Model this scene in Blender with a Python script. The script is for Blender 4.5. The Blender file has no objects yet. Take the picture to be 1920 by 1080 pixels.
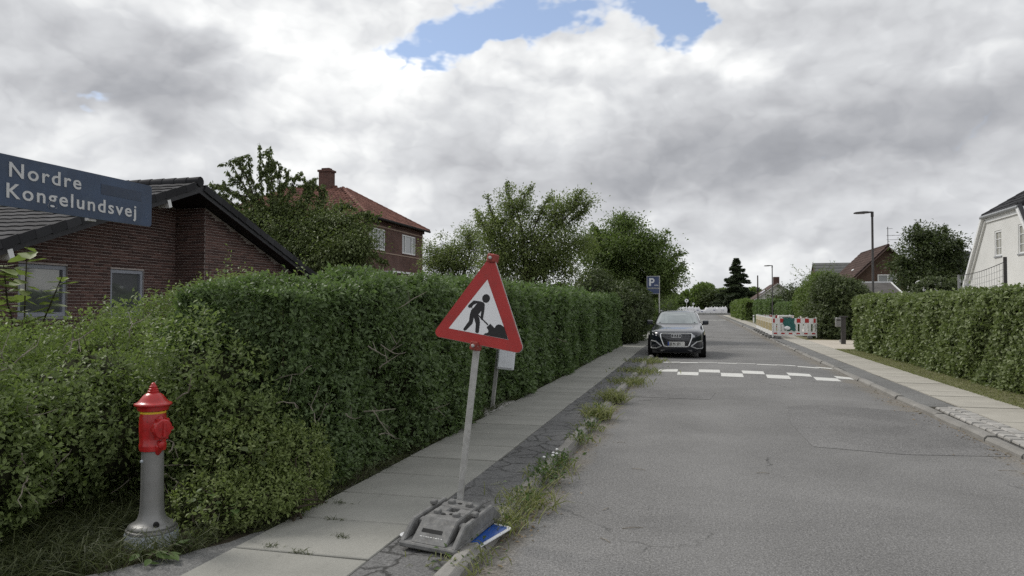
import bpy, math, random
import numpy as np
from mathutils import Vector, Matrix, Euler
random.seed(7)
RNG = np.random.default_rng(11)
PI = math.pi
R = math.radians
scene = bpy.context.scene
COL = scene.collection

# ------------------------------------------------------------------ camera
F_PX, CAM_H, VPX, VPY = 1390.0, 1.65, 1308.0, 573.0
YAW = math.atan((VPX - 960) / F_PX)
PITCH = math.atan((VPY - 540) / F_PX)
cam = bpy.data.objects.new('camera', bpy.data.cameras.new('camera'))
COL.objects.link(cam)
cam.location = (0, 0, CAM_H)
cam.rotation_euler = (PI / 2 + PITCH, 0, YAW)
cam.data.sensor_width = 36.0
cam.data.lens = F_PX / 1920 * 36
cam.data.clip_start = 0.05
cam.data.clip_end = 3000
scene.camera = cam

# ------------------------------------------------------------------ sun, exposure
SUN_AZ, SUN_EL = R(-72), R(46)          # from +Y, left negative
sd = Vector((math.sin(SUN_AZ) * math.cos(SUN_EL), math.cos(SUN_AZ) * math.cos(SUN_EL), math.sin(SUN_EL)))
sun = bpy.data.objects.new('sun', bpy.data.lights.new('sun', 'SUN'))
COL.objects.link(sun)
sun.data.energy = 1.5
sun.data.angle = R(14)
sun.data.color = (1.0, 0.955, 0.89)
sun.rotation_euler = (-sd).to_track_quat('-Z', 'Y').to_euler()
vs = scene.view_settings
vs.view_transform = 'Standard'
vs.look = 'None'
vs.exposure = 0.48
vs.gamma = 1.0
scene.cycles.max_bounces = 6
scene.cycles.diffuse_bounces = 3
scene.cycles.transmission_bounces = 3
scene.cycles.use_denoising = False

# ------------------------------------------------------------------ node helper
class NT:
    def __init__(self, tree):
        self.t = tree
    def n(self, typ, props=None, **ins):
        nd = self.t.nodes.new(typ)
        for k, v in (props or {}).items():
            setattr(nd, k, v)
        for k, v in ins.items():
            self.put(nd, int(k[1:]) if k[0] == 'i' and k[1:].isdigit() else k.replace('_', ' '), v)
        return nd
    def put(self, nd, key, v):
        s = nd.inputs[key]
        if isinstance(v, bpy.types.NodeSocket):
            self.t.links.new(v, s)
        elif v is not None:
            if hasattr(s, 'default_value') and isinstance(v, (tuple, list)) and len(v) == 3 and s.type == 'RGBA':
                v = (*v, 1)
            s.default_value = v
    def m(self, op, a, b=None, c=None, clamp=False):
        nd = self.t.nodes.new('ShaderNodeMath')
        nd.operation = op
        nd.use_clamp = clamp
        for i, v in enumerate((a, b, c)):
            if v is not None:
                self.put(nd, i, v)
        return nd.outputs[0]
    def ramp(self, fac, stops):
        nd = self.t.nodes.new('ShaderNodeValToRGB')
        e = nd.color_ramp.elements
        while len(e) < len(stops):
            e.new(0.5)
        for el, (p, c) in zip(e, stops):
            el.position = p
            el.color = (*c, 1) if len(c) == 3 else c
        self.put(nd, 0, fac)
        return nd.outputs[0]
    def mix(self, fac, a, b, blend='MIX'):
        nd = self.t.nodes.new('ShaderNodeMix')
        nd.data_type = 'RGBA'
        nd.blend_type = blend
        self.put(nd, 0, fac)
        self.put(nd, 6, a)
        self.put(nd, 7, b)
        return nd.outputs[2]
    def noise(self, vec, scale, detail=3.0, rough=0.5, dist=0.0, dim='3D'):
        nd = self.n('ShaderNodeTexNoise', {'noise_dimensions': dim}, Vector=vec, Scale=scale, Detail=detail, Roughness=rough, Distortion=dist)
        return nd.outputs[0]
    def sstep(self, x, a, b):
        nd = self.t.nodes.new('ShaderNodeMapRange')
        nd.interpolation_type = 'SMOOTHSTEP'
        self.put(nd, 0, x)
        nd.inputs[1].default_value = a
        nd.inputs[2].default_value = b
        return nd.outputs[0]

# ------------------------------------------------------------------ world: broken cloud over a Nishita sky
world = bpy.data.worlds.new('World')
scene.world = world
world.cycles.sampling_method = 'MANUAL'
world.cycles.sample_map_resolution = 512
world.use_nodes = True
world.node_tree.nodes.clear()
W = NT(world.node_tree)
sky = W.n('ShaderNodeTexSky', {'sky_type': 'NISHITA', 'sun_disc': False, 'sun_elevation': SUN_EL, 'sun_rotation': SUN_AZ % (2 * PI),
                               'air_density': 1.0, 'dust_density': 0.6, 'ozone_density': 1.4})
tc = W.n('ShaderNodeTexCoord')
gen = tc.outputs['Generated']
sep = W.n('ShaderNodeSeparateXYZ', None, i0=gen)
dx, dy, dz = sep.outputs
zz = W.m('ADD', W.m('MAXIMUM', dz, 0.0), 0.16)
# cloud coordinates: a flat deck for the high streaks, the dome itself for the heaped clouds (stretched sideways)
cp = W.n('ShaderNodeCombineXYZ', None, i0=W.m('DIVIDE', dx, zz), i1=W.m('DIVIDE', dy, zz), i2=0.0).outputs[0]
st = W.n('ShaderNodeMapping', None, Vector=gen)
st.inputs['Scale'].default_value = (1.0, 1.0, 1.7)
dome = st.outputs[0]
def shifted(vec, off):
    return W.n('ShaderNodeVectorMath', {'operation': 'ADD'}, i0=vec, i1=off).outputs[0]
az = W.m('ARCTAN2', dx, dy)
el = W.m('ARCSINE', dz)
def warp(scale, detail, amp_a, amp_e, seed):
    wn = W.n('ShaderNodeTexNoise', {'noise_dimensions': '3D'}, Vector=shifted(dome, seed), Scale=scale, Detail=detail, Roughness=0.6)
    ws = W.n('ShaderNodeSeparateColor', None, i0=wn.outputs['Color'])
    return (W.m('ADD', az, W.m('MULTIPLY', W.m('SUBTRACT', ws.outputs[0], 0.5), amp_a)), W.m('ADD', el, W.m('MULTIPLY', W.m('SUBTRACT', ws.outputs[1], 0.5), amp_e)))
def blob_sum(blobs, wa, we):
    tot = None
    for px, py, rx, ry, amp in blobs:
        a0 = -YAW + math.atan((px - 960) / F_PX)
        e0 = math.atan((VPY - py) / math.hypot(F_PX, px - 960))
        q = W.m('ADD', W.m('POWER', W.m('MULTIPLY', W.m('SUBTRACT', wa, a0), F_PX / rx), 2.0),
                W.m('POWER', W.m('MULTIPLY', W.m('SUBTRACT', we, e0), F_PX / ry), 2.0))
        g = W.m('MULTIPLY', W.m('EXPONENT', W.m('MULTIPLY', q, -1.0)), amp)
        tot = g if tot is None else W.m('ADD', tot, g)
    return tot
wa1, we1 = warp(9.0, 4.0, 0.16, 0.11, (0, 0, 0))
wa2, we2 = warp(5.5, 4.0, 0.22, 0.12, (3.1, 1.7, 0.4))
n1 = W.noise(cp, 1.3, 5.0, 0.48, 0.2)
wva, wve = warp(7.0, 4.0, 0.13, 0.09, (1.3, 0.2, 2.2))
def puff(off_a, off_e, octaves):
    tot = None
    for sc, amp in octaves:
        v = W.n('ShaderNodeCombineXYZ', None, i0=W.m('ADD', wva, off_a), i1=W.m('MULTIPLY', W.m('ADD', wve, off_e), 1.35), i2=0.0).outputs[0]
        nd = W.n('ShaderNodeTexVoronoi', {'feature': 'F1', 'voronoi_dimensions': '2D'}, Vector=v, Scale=sc)
        d = nd.outputs['Distance']
        g = W.m('MULTIPLY', W.m('SUBTRACT', 1.0, W.m('MULTIPLY', d, d)), amp)
        tot = g if tot is None else W.m('ADD', tot, g)
    return tot
OCT = [(7.0, 0.42), (15.0, 0.27), (31.0, 0.17), (64.0, 0.10)]
LS = (-0.020, -0.004, 0.030)                       # towards the light
n3 = W.noise(dome, 5.5, 5.0, 0.5, 0.15)
n3l = W.noise(shifted(dome, LS), 5.5, 4.0, 0.48, 0.15)
n5 = puff(0.0, 0.0, OCT)
n5l = puff(-0.012, 0.022, OCT[:3])
n5l = W.m('ADD', n5l, 0.075)
holes = blob_sum([(760, 102, 100, 26, -0.72), (880, 70, 140, 44, -0.88), (1010, 22, 160, 54, -0.98), (1268, 55, 80, 60, -1.0),
                  (1300, 0, 150, 34, -0.5), (1165, 50, 44, 62, 0.55), (1358, 28, 26, 44, 0.6), (150, 172, 34, 13, -0.48), (640, 178, 40, 13, -0.22),
                  (1490, 60, 110, 70, 0.4), (1040, 128, 190, 44, 0.45), (1330, 140, 150, 44, 0.5), (560, 60, 160, 60, 0.25)], wa1, we1)
cover = W.m('ADD', W.m('ADD', 0.93, W.m('MULTIPLY', W.m('SUBTRACT', n3, 0.5), 0.40)), W.m('ADD', holes, W.m('MULTIPLY', W.m('SUBTRACT', n5, 0.72), 1.3)))
alpha = W.sstep(cover, 0.16, 0.56)
shade = blob_sum([(320, 185, 125, 58, -0.40), (250, 195, 70, 30, -0.15), (350, 85, 90, 34, -0.25), (40, 130, 150, 60, -0.12), (90, 30, 160, 30, -0.08), (1600, 290, 380, 130, -0.22), (1330, 330, 220, 60, -0.15),
                  (1800, 190, 300, 100, -0.20), (1160, 340, 300, 46, -0.19), (800, 275, 110, 55, -0.24), (950, 330, 110, 40, -0.18), (1450, 220, 200, 70, -0.16), (1250, 250, 120, 50, -0.1),
                  (1020, 112, 130, 26, 0.34), (1300, 118, 150, 24, 0.34), (760, 170, 130, 50, 0.2), (600, 100, 190, 90, 0.26), (480, 30, 140, 40, .16), (120, 240, 160, 40, 0.08),
                  (540, 260, 190, 34, 0.10), (700, 390, 170, 50, 0.12), (1400, 500, 460, 40, 0.12), (150, 290, 190, 34, 0.10), (1870, 60, 120, 40, 0.16), (1080, 225, 120, 60, 0.16), (1180, 190, 60, 50, .1), (160, 215, 60, 24, .14)], wa2, we2)
lit = W.m('ADD', W.m('MULTIPLY', W.m('SUBTRACT', n3, n3l), 1.1), W.m('MULTIPLY', W.m('SUBTRACT', n5, n5l), 0.62))
bri = W.m('ADD', W.m('ADD', 0.515, lit), W.m('ADD', shade, W.m('ADD', W.m('MULTIPLY', W.m('SUBTRACT', n3, 0.5), -0.35), W.m('MULTIPLY', W.m('SUBTRACT', n1, 0.5), 0.32))))
edge = W.m('MULTIPLY', W.m('SUBTRACT', 1.0, alpha), 0.35)
bri = W.m('ADD', bri, edge)
bri = W.m('ADD', W.m('MULTIPLY', bri, 0.78), 0.20)
ccol = W.ramp(bri, [(0.0, (2.35, 2.42, 2.62)), (0.20, (3.0, 3.08, 3.28)), (0.36, (3.75, 3.82, 4.0)), (0.60, (5.1, 5.2, 5.35)), (0.81, (6.9, 6.98, 6.98)), (1.0, (8.6, 8.6, 8.45))])
skyc = W.mix(0.22, W.mix(1.0, sky.outputs[0], (0.92, 0.92, 0.98), 'MULTIPLY'), (5.2, 5.9, 6.8))
col = W.mix(alpha, skyc, ccol)
bg = W.n('ShaderNodeBackground', None, Color=col, Strength=0.1)
wo = W.n('ShaderNodeOutputWorld')
W.t.links.new(bg.outputs[0], wo.inputs[0])

# ------------------------------------------------------------------ materials
MATS = {}
def newmat(name):
    m = bpy.data.materials.new(name)
    m.use_nodes = True
    m.node_tree.nodes.clear()
    T = NT(m.node_tree)
    T.out = T.n('ShaderNodeOutputMaterial')
    T.co = T.n('ShaderNodeTexCoord').outputs['Object']
    MATS[name] = m
    return m, T
def finish(T, col, rough=0.6, spec=0.4, metal=0.0, bump=None, bstr=0.3, bdist=0.01, coat=0.0):
    p = T.n('ShaderNodeBsdfPrincipled')
    T.put(p, 'Base Color', col)
    T.put(p, 'Roughness', rough)
    T.put(p, 'Metallic', metal)
    T.put(p, 'Specular IOR Level', spec)
    if coat:
        T.put(p, 'Coat Weight', coat)
        T.put(p, 'Coat Roughness', 0.06)
    if bump is not None:
        b = T.n('ShaderNodeBump', None, Strength=bstr, Distance=bdist, Height=bump)
        T.t.links.new(b.outputs[0], p.inputs['Normal'])
    T.t.links.new(p.outputs[0], T.out.inputs[0])
    return p
def plain(name, c, rough=0.5, spec=0.4, metal=0.0, var=0.18, scale=6.0, bscale=60.0, bstr=0.12, coat=0.0, dirt=None):
    m, T = newmat(name)
    n = T.noise(T.co, scale, 5, 0.6)
    a = tuple(x * (1 - var) for x in c)
    b = tuple(min(1, x * (1 + var)) for x in c)
    col = T.ramp(n, [(0.3, a), (0.7, b)])
    if dirt:
        d = T.sstep(T.noise(T.co, scale * 1.7, 8, 0.68), 0.52, 0.75)
        col = T.mix(T.m('MULTIPLY', d, dirt[1]), col, dirt[0])
    finish(T, col, rough, spec, metal, T.noise(T.co, bscale, 4, 0.6), bstr, 0.004, coat)
    return m
def leafmat(name, lo, hi, trans=0.28, rough=0.5, yellow=None):
    m, T = newmat(name)
    at = T.n('ShaderNodeAttribute', {'attribute_name': 'tint'}).outputs['Fac']
    big = T.noise(T.n('ShaderNodeNewGeometry').outputs['Position'], 1.7, 3, 0.6)
    f = T.m('ADD', T.m('MULTIPLY', at, 0.72), T.m('MULTIPLY', big, 0.34))
    stops = [(0.1, lo), (0.75, hi)]
    if yellow:
        stops += [(0.97, hi), (1.0, yellow)]
    col = T.ramp(f, stops)
    p = T.n('ShaderNodeBsdfPrincipled')
    T.put(p, 'Base Color', col)
    T.put(p, 'Roughness', rough)
    T.put(p, 'Specular IOR Level', 0.35)
    tr = T.n('ShaderNodeBsdfTranslucent', None, Color=T.mix(0.5, col, (hi[0] * 1.2, hi[1] * 1.45, hi[2] * 0.6)))
    mx = T.n('ShaderNodeMixShader', None, i0=trans)
    T.t.links.new(p.outputs[0], mx.inputs[1])
    T.t.links.new(tr.outputs[0], mx.inputs[2])
    T.t.links.new(mx.outputs[0], T.out.inputs[0])
    return m

# asphalt of the carriageway
def asphalt(name, lo, hi, crack_scale, crack_w, crack_amt, patch=0.5, crack_dark=0.85, gutter=False):
    m, T = newmat(name)
    fine = T.noise(T.co, 95, 1, 0.5)
    fine2 = T.noise(T.co, 42, 2, 0.6)
    mid = T.noise(T.co, 9, 4, 0.65)
    big = T.noise(T.co, patch, 5, 0.6, 0.4)
    f = T.m('ADD', T.m('ADD', T.m('MULTIPLY', fine, 0.75), T.m('MULTIPLY', fine2, 0.45)), T.m('ADD', T.m('MULTIPLY', big, 0.35), T.m('MULTIPLY', mid, 0.12)))
    col = T.ramp(f, [(0.55, lo), (0.84, tuple((a + b) / 2 for a, b in zip(lo, hi))), (1.0, hi)])
    chips = T.sstep(T.noise(T.co, 60, 1, 0.4), 0.70, 0.76)
    col = T.mix(T.m('MULTIPLY', chips, 0.45), col, (0.40, 0.39, 0.37))
    wv = T.n('ShaderNodeVectorMath', {'operation': 'ADD'}, i0=T.co, i1=T.n('ShaderNodeVectorMath', {'operation': 'SCALE'}, i0=T.n('ShaderNodeTexNoise', None, Vector=T.co, Scale=2.3, Detail=6.0, Roughness=0.65).outputs['Color'], Scale=0.5).outputs[0]).outputs[0]
    vor = T.n('ShaderNodeTexVoronoi', {'feature': 'DISTANCE_TO_EDGE', 'voronoi_dimensions': '2D'}, Vector=wv, Scale=crack_scale)
    line = T.m('SUBTRACT', 1.0, T.sstep(vor.outputs[0], 0.0, crack_w))
    mask = T.sstep(T.noise(T.co, 0.7, 3, 0.6), 0.50 - crack_amt, 0.62 - crack_amt * 0.4)
    line = T.m('MULTIPLY', line, mask)
    col = T.mix(T.m('MULTIPLY', line, crack_dark), col, (0.03, 0.03, 0.028))
    if gutter:                                   # silt and grit lying along both kerbs, and two old patches
        sx = T.n('ShaderNodeSeparateXYZ', None, i0=T.co).outputs
        rt_ = T.sstep(sx[0], 2.55, 3.42); lf_ = T.m('SUBTRACT', 1.0, T.sstep(sx[0], -1.40, -0.75))
        silt = T.sstep(T.m('ADD', T.m('MULTIPLY', T.m('ADD', rt_, lf_), 0.55), T.m('MULTIPLY', T.noise(T.co, 1.3, 7, 0.66), 0.9)), 0.72, 1.0)
        col = T.mix(T.m('MULTIPLY', silt, 0.6), col, T.ramp(fine2, [(0.3, (0.085, 0.072, 0.055)), (0.7, (0.30, 0.27, 0.22))]))
        tracks = T.m('MULTIPLY', T.sstep(T.m('ABSOLUTE', T.m('SUBTRACT', T.m('ABSOLUTE', T.m('SUBTRACT', sx[0], 1.05)), 0.85)), 0.55, 0.05), 0.16)
        col = T.mix(T.m('MULTIPLY', tracks, T.noise(T.co, 0.8, 3, 0.5)), col, (0.30, 0.298, 0.292))
    h = T.m('SUBTRACT', T.m('ADD', T.m('MULTIPLY', fine, 0.6), T.m('MULTIPLY', fine2, 0.5)), T.m('MULTIPLY', line, 1.0))
    finish(T, col, 0.9, 0.22, 0, h, 0.55, 0.007)
    return m
asphalt('road_asphalt', (0.060, 0.059, 0.058), (0.275, 0.272, 0.268), 0.33, 0.008, -0.02, 0.4, 0.65, True)
asphalt('patch_asphalt', (0.057, 0.056, 0.056), (0.258, 0.255, 0.252), 0.5, 0.006, -0.02, 0.6, 0.5)
asphalt('strip_asphalt', (0.075, 0.074, 0.074), (0.20, 0.20, 0.198), 3.6, 0.10, 0.22, 0.9)
asphalt('strip_asphalt_right', (0.085, 0.085, 0.084), (0.235, 0.235, 0.23), 0.8, 0.02, 0.0, 0.9, 0.6)
def concrete(name, lo, hi):
    m, T = newmat(name)
    oi = T.n('ShaderNodeObjectInfo').outputs['Random']
    big = T.noise(T.co, 1.4, 6, 0.65)
    fine = T.noise(T.co, 90, 3, 0.7)
    f = T.m('ADD', T.m('ADD', T.m('MULTIPLY', big, 0.55), T.m('MULTIPLY', fine, 0.45)), T.m('MULTIPLY', T.m('SUBTRACT', oi, 0.5), 0.13))
    col = T.ramp(f, [(0.28, lo), (0.72, hi)])
    spots = T.sstep(T.noise(T.co, 9, 6, 0.7), 0.62, 0.74)
    col = T.mix(T.m('MULTIPLY', spots, 0.30), col, tuple(x * 0.5 for x in lo))
    finish(T, col, 0.85, 0.25, 0, fine, 0.25, 0.004)
    return m
concrete('slab_concrete', (0.205, 0.205, 0.186), (0.36, 0.355, 0.325))
concrete('slab_concrete_right', (0.30, 0.285, 0.25), (0.47, 0.45, 0.40))
concrete('drive_concrete', (0.36, 0.33, 0.28), (0.54, 0.49, 0.42))
concrete('granite', (0.14, 0.135, 0.125), (0.33, 0.32, 0.30))
concrete('sett_granite', (0.25, 0.243, 0.23), (0.48, 0.468, 0.445))
concrete('wall_concrete', (0.22, 0.22, 0.21), (0.36, 0.36, 0.34))
plain('joint_soil', (0.055, 0.052, 0.042), 0.95, 0.1, var=0.5, scale=14)
plain('soil', (0.060, 0.052, 0.038), 0.95, 0.1, var=0.5, scale=5, bscale=30, bstr=0.6)
plain('lawn', (0.17, 0.165, 0.095), 0.95, 0.1, var=0.4, scale=3, bscale=50, bstr=0.6)
plain('road_paint', (0.60, 0.60, 0.575), 0.7, 0.3, var=0.06, scale=9, bscale=120, dirt=((0.25, 0.25, 0.245), 0.55))
# foliage
leafmat('privet_leaf', (0.036, 0.058, 0.026), (0.152, 0.215, 0.090), 0.33)
leafmat('wild_leaf', (0.044, 0.066, 0.026), (0.215, 0.275, 0.100), 0.38, yellow=(0.32, 0.32, 0.15))
leafmat('fresh_leaf', (0.085, 0.12, 0.038), (0.23, 0.28, 0.10), 0.35)
leafmat('hornbeam_leaf', (0.044, 0.064, 0.026), (0.205, 0.250, 0.105), 0.28, 0.45, yellow=(0.26, 0.24, 0.10))
leafmat('dark_leaf', (0.028, 0.042, 0.020), (0.105, 0.135, 0.055), 0.25)
leafmat('cherry_leaf', (0.038, 0.058, 0.022), (0.165, 0.205, 0.075), 0.32, yellow=(0.15, 0.10, 0.05))
leafmat('apple_leaf', (0.052, 0.074, 0.028), (0.225, 0.270, 0.105), 0.38, yellow=(0.24, 0.20, 0.08))
leafmat('tree_leaf', (0.042, 0.068, 0.023), (0.180, 0.240, 0.078), 0.34)
leafmat('spruce_needle', (0.026, 0.040, 0.024), (0.085, 0.112, 0.060), 0.15)
leafmat('bramble_leaf', (0.035, 0.062, 0.020), (0.095, 0.15, 0.045), 0.25)
leafmat('grass_blade', (0.085, 0.100, 0.042), (0.27, 0.28, 0.125), 0.35, yellow=(0.42, 0.36, 0.22))
leafmat('dark_grass_blade', (0.030, 0.042, 0.016), (0.085, 0.10, 0.038), 0.2, yellow=(0.24, 0.19, 0.11))
leafmat('dry_leaf', (0.09, 0.06, 0.03), (0.30, 0.22, 0.13), 0.15)
plain('twig', (0.062, 0.052, 0.038), 0.9, 0.15, var=0.4, scale=20)
plain('dry_twig', (0.24, 0.215, 0.18), 0.9, 0.15, var=0.3, scale=20)
plain('bark', (0.060, 0.050, 0.038), 0.95, 0.1, var=0.45, scale=9, bscale=30, bstr=0.8)
plain('hedge_inside', (0.030, 0.032, 0.018), 0.95, 0.05, var=0.5, scale=18, bscale=25, bstr=0.9)  # dark fill colour for the solid cores added inside hedges and shrubs
# man-made
plain('sign_blue', (0.030, 0.055, 0.105), 0.42, 0.5, var=0.25, scale=3.5, dirt=((0.10, 0.13, 0.16), 0.45))
plain('parking_blue', (0.055, 0.080, 0.17), 0.4, 0.5, var=0.15, scale=6)
plain('sign_patch', (0.020, 0.036, 0.070), 0.4, 0.5, var=0.2, scale=8)
plain('sign_lettering', (0.55, 0.56, 0.56), 0.45, 0.4, var=0.08, scale=30, dirt=((0.30, 0.32, 0.34), 0.4))
plain('sign_red', (0.40, 0.026, 0.023), 0.38, 0.45, var=0.14, scale=5, dirt=((0.28, 0.04, 0.035), 0.5))
plain('sign_white', (0.80, 0.81, 0.83), 0.35, 0.45, var=0.04, scale=5, dirt=((0.55, 0.55, 0.55), 0.3))
plain('sign_black', (0.012, 0.012, 0.013), 0.4, 0.4, var=0.2)
plain('galvanised', (0.52, 0.52, 0.51), 0.5, 0.5, metal=0.4, var=0.16, scale=14, dirt=((0.25, 0.24, 0.22), 0.5))
plain('clamp_red', (0.28, 0.05, 0.04), 0.7, 0.3, var=0.4, scale=40, dirt=((0.45, 0.40, 0.36), 0.7))
plain('recycled_plastic', (0.175, 0.175, 0.172), 0.82, 0.3, var=0.3, scale=16, bscale=90, bstr=0.5, dirt=((0.32, 0.31, 0.28), 0.65))
plain('scuff_white', (0.70, 0.70, 0.68), 0.8, 0.2, var=0.1)
plain('panel_blue', (0.018, 0.085, 0.36), 0.3, 0.5, var=0.15, scale=6, dirt=((0.10, 0.14, 0.28), 0.4))
plain('hydrant_red', (0.42, 0.016, 0.018), 0.30, 0.5, var=0.16, scale=16, bscale=70, bstr=0.25, coat=0.2, dirt=((0.13, 0.028, 0.022), 0.75))
plain('hydrant_grey', (0.235, 0.235, 0.23), 0.42, 0.5, metal=0.35, var=0.08, scale=10, bscale=140, bstr=0.10, dirt=((0.17, 0.155, 0.13), 0.35))
plain('footing_paint', (0.42, 0.46, 0.50), 0.8, 0.2, var=0.15, scale=12, dirt=((0.22, 0.22, 0.19), 0.6))
plain('yellow_strap', (0.75, 0.50, 0.03), 0.5, 0.4, var=0.08)
plain('dark_rubber', (0.018, 0.018, 0.018), 0.8, 0.3, var=0.2)
plain('white_plastic', (0.72, 0.74, 0.78), 0.45, 0.4, var=0.05, scale=5, dirt=((0.50, 0.51, 0.52), 0.4))
plain('old_wood', (0.36, 0.355, 0.34), 0.9, 0.2, var=0.25, scale=10)
plain('lamp_steel', (0.052, 0.048, 0.046), 0.5, 0.5, metal=0.2, var=0.15)
plain('lamp_lens', (0.5, 0.5, 0.5), 0.2, 0.5, var=0.05)
plain('barrier_white', (0.74, 0.74, 0.73), 0.5, 0.4, var=0.05, scale=4, dirt=((0.45, 0.43, 0.38), 0.5))
plain('barrier_red', (0.40, 0.022, 0.022), 0.45, 0.4, var=0.12)
plain('barrier_yellow', (0.46, 0.39, 0.22), 0.6, 0.3, var=0.15)
plain('teal_sheet', (0.03, 0.12, 0.11), 0.6, 0.3, var=0.3, scale=5)
plain('bag_fabric', (0.80, 0.80, 0.82), 0.75, 0.2, var=0.05, scale=6, bscale=14, bstr=0.7)
plain('bag_mark', (0.25, 0.26, 0.36), 0.75, 0.2, var=0.2)
# building stuff
def brickmat(name, lo, hi):
    m, T = newmat(name)
    a = T.n('ShaderNodeNewGeometry').outputs['Random Per Island']
    b = T.n('ShaderNodeObjectInfo').outputs['Random']
    r = T.m('FRACT', T.m('ADD', a, T.m('MULTIPLY', b, 7.31)))
    nz = T.noise(T.co, 30, 4, 0.6)
    col = T.ramp(T.m('ADD', T.m('MULTIPLY', r, 0.7), T.m('MULTIPLY', nz, 0.3)), [(0.1, lo), (0.9, hi)])
    finish(T, col, 0.85, 0.25, 0, nz, 0.4, 0.006)
brickmat('bungalow_brick', (0.062, 0.038, 0.035), (0.165, 0.094, 0.080))
brickmat('dark_tile', (0.018, 0.018, 0.020), (0.050, 0.051, 0.056))
brickmat('red_tile', (0.100, 0.046, 0.037), (0.245, 0.118, 0.092))
brickmat('brown_tile', (0.050, 0.034, 0.030), (0.105, 0.070, 0.060))
plain('mortar', (0.44, 0.39, 0.37), 0.95, 0.1, var=0.2, scale=8)
def brickwall(name, a, b, mo):
    m, T = newmat(name)
    geo = T.n('ShaderNodeNewGeometry')
    s = T.n('ShaderNodeSeparateXYZ', None, i0=geo.outputs['Position']).outputs
    v = T.n('ShaderNodeCombineXYZ', None, i0=T.m('ADD', s[0], s[1]), i1=s[2], i2=0.0).outputs[0]
    bt = T.n('ShaderNodeTexBrick', {'offset': 0.5}, Vector=v, Color1=a, Color2=b, Mortar=mo, Scale=1.0)
    T.put(bt, 'Mortar Size', 0.006); T.put(bt, 'Brick Width', 0.24); T.put(bt, 'Row Height', 0.0667)
    nz = T.noise(T.co, 1.1, 6, 0.6)
    col = T.mix(T.sstep(nz, 0.35, 0.75), bt.outputs[0], T.mix(1.0, bt.outputs[0], (0.68, 0.66, 0.66), 'MULTIPLY'))
    finish(T, col, 0.9, 0.2, 0, bt.outputs['Fac'], -0.4, 0.01)
brickwall('house_brick', (0.135, 0.070, 0.056), (0.095, 0.052, 0.044), (0.19, 0.15, 0.135))
brickwall('gable_brick', (0.120, 0.074, 0.055), (0.088, 0.054, 0.042), (0.13, 0.11, 0.095))
plain('black_board', (0.022, 0.022, 0.026), 0.55, 0.4, var=0.2, scale=6)
plain('white_render', (0.66, 0.665, 0.65), 0.9, 0.15, var=0.05, scale=1.2, bscale=14, bstr=0.5, dirt=((0.56, 0.56, 0.53), 0.5))
plain('white_paint', (0.76, 0.77, 0.77), 0.5, 0.4, var=0.04)
plain('grey_frame', (0.33, 0.35, 0.40), 0.55, 0.4, var=0.1)
plain('grey_roof', (0.125, 0.128, 0.125), 0.85, 0.2, var=0.2, scale=3)
plain('felt_roof', (0.10, 0.095, 0.09), 0.9, 0.2, var=0.25, scale=2)
plain('zinc', (0.30, 0.31, 0.32), 0.5, 0.5, metal=0.3, var=0.12)
plain('pale_band', (0.33, 0.25, 0.20), 0.85, 0.2, var=0.15)
def glass(name, c, rough=0.02):
    m, T = newmat(name)
    n = T.noise(T.co, 1.3, 3, 0.5)
    p = finish(T, T.ramp(n, [(0.3, c), (0.7, tuple(x * 1.5 for x in c))]), rough, 0.8, 0, T.noise(T.co, 1.1, 2, 0.5), 0.05, 0.03)

glass('curtain_glass', (0.22, 0.23, 0.235), 0.06)
glass('lit_curtain_glass', (0.24, 0.235, 0.20), 0.08)  # pale yellowish curtain colour for the white house panes

def shiny(name, c, metal, rough):
    m, T = newmat(name)
    n = T.noise(T.co, 2.0, 3, 0.5)
    finish(T, T.ramp(n, [(0.3, c), (0.7, tuple(x * 1.15 for x in c))]), rough, 0.8, metal, coat=1.0)
shiny('window_glass', (0.20, 0.21, 0.22), 0.6, 0.03)
shiny('windscreen', (0.26, 0.29, 0.29), 0.75, 0.03)
def carpaint():
    m, T = newmat('car_paint')
    n = T.noise(T.co, 300, 2, 0.6)
    finish(T, T.ramp(n, [(0.3, (0.010, 0.013, 0.021)), (0.7, (0.017, 0.021, 0.032))]), 0.22, 0.6, 0.30, coat=1.0)
carpaint()
plain('chrome', (0.72, 0.73, 0.74), 0.22, 0.5, metal=0.9, var=0.03)
plain('grille_black', (0.010, 0.010, 0.011), 0.4, 0.5, var=0.2)
plain('satin_silver', (0.46, 0.47, 0.48), 0.4, 0.5, metal=0.4, var=0.05)
plain('lamp_glass', (0.62, 0.64, 0.68), 0.12, 0.7, var=0.2, scale=20)
plain('lamp_dark', (0.05, 0.055, 0.06), 0.1, 0.7, var=0.2, scale=20)
plain('plate_white', (0.70, 0.70, 0.68), 0.4, 0.4, var=0.02)
plain('plate_blue', (0.02, 0.06, 0.30), 0.4, 0.4, var=0.02)
plain('tyre', (0.014, 0.014, 0.014), 0.85, 0.2, var=0.2)
plain('wire', (0.34, 0.34, 0.34), 0.6, 0.4, var=0.1)
plain('tarpaulin', (0.022, 0.026, 0.040), 0.4, 0.5, var=0.3, scale=8, bscale=9, bstr=0.6)

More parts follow.
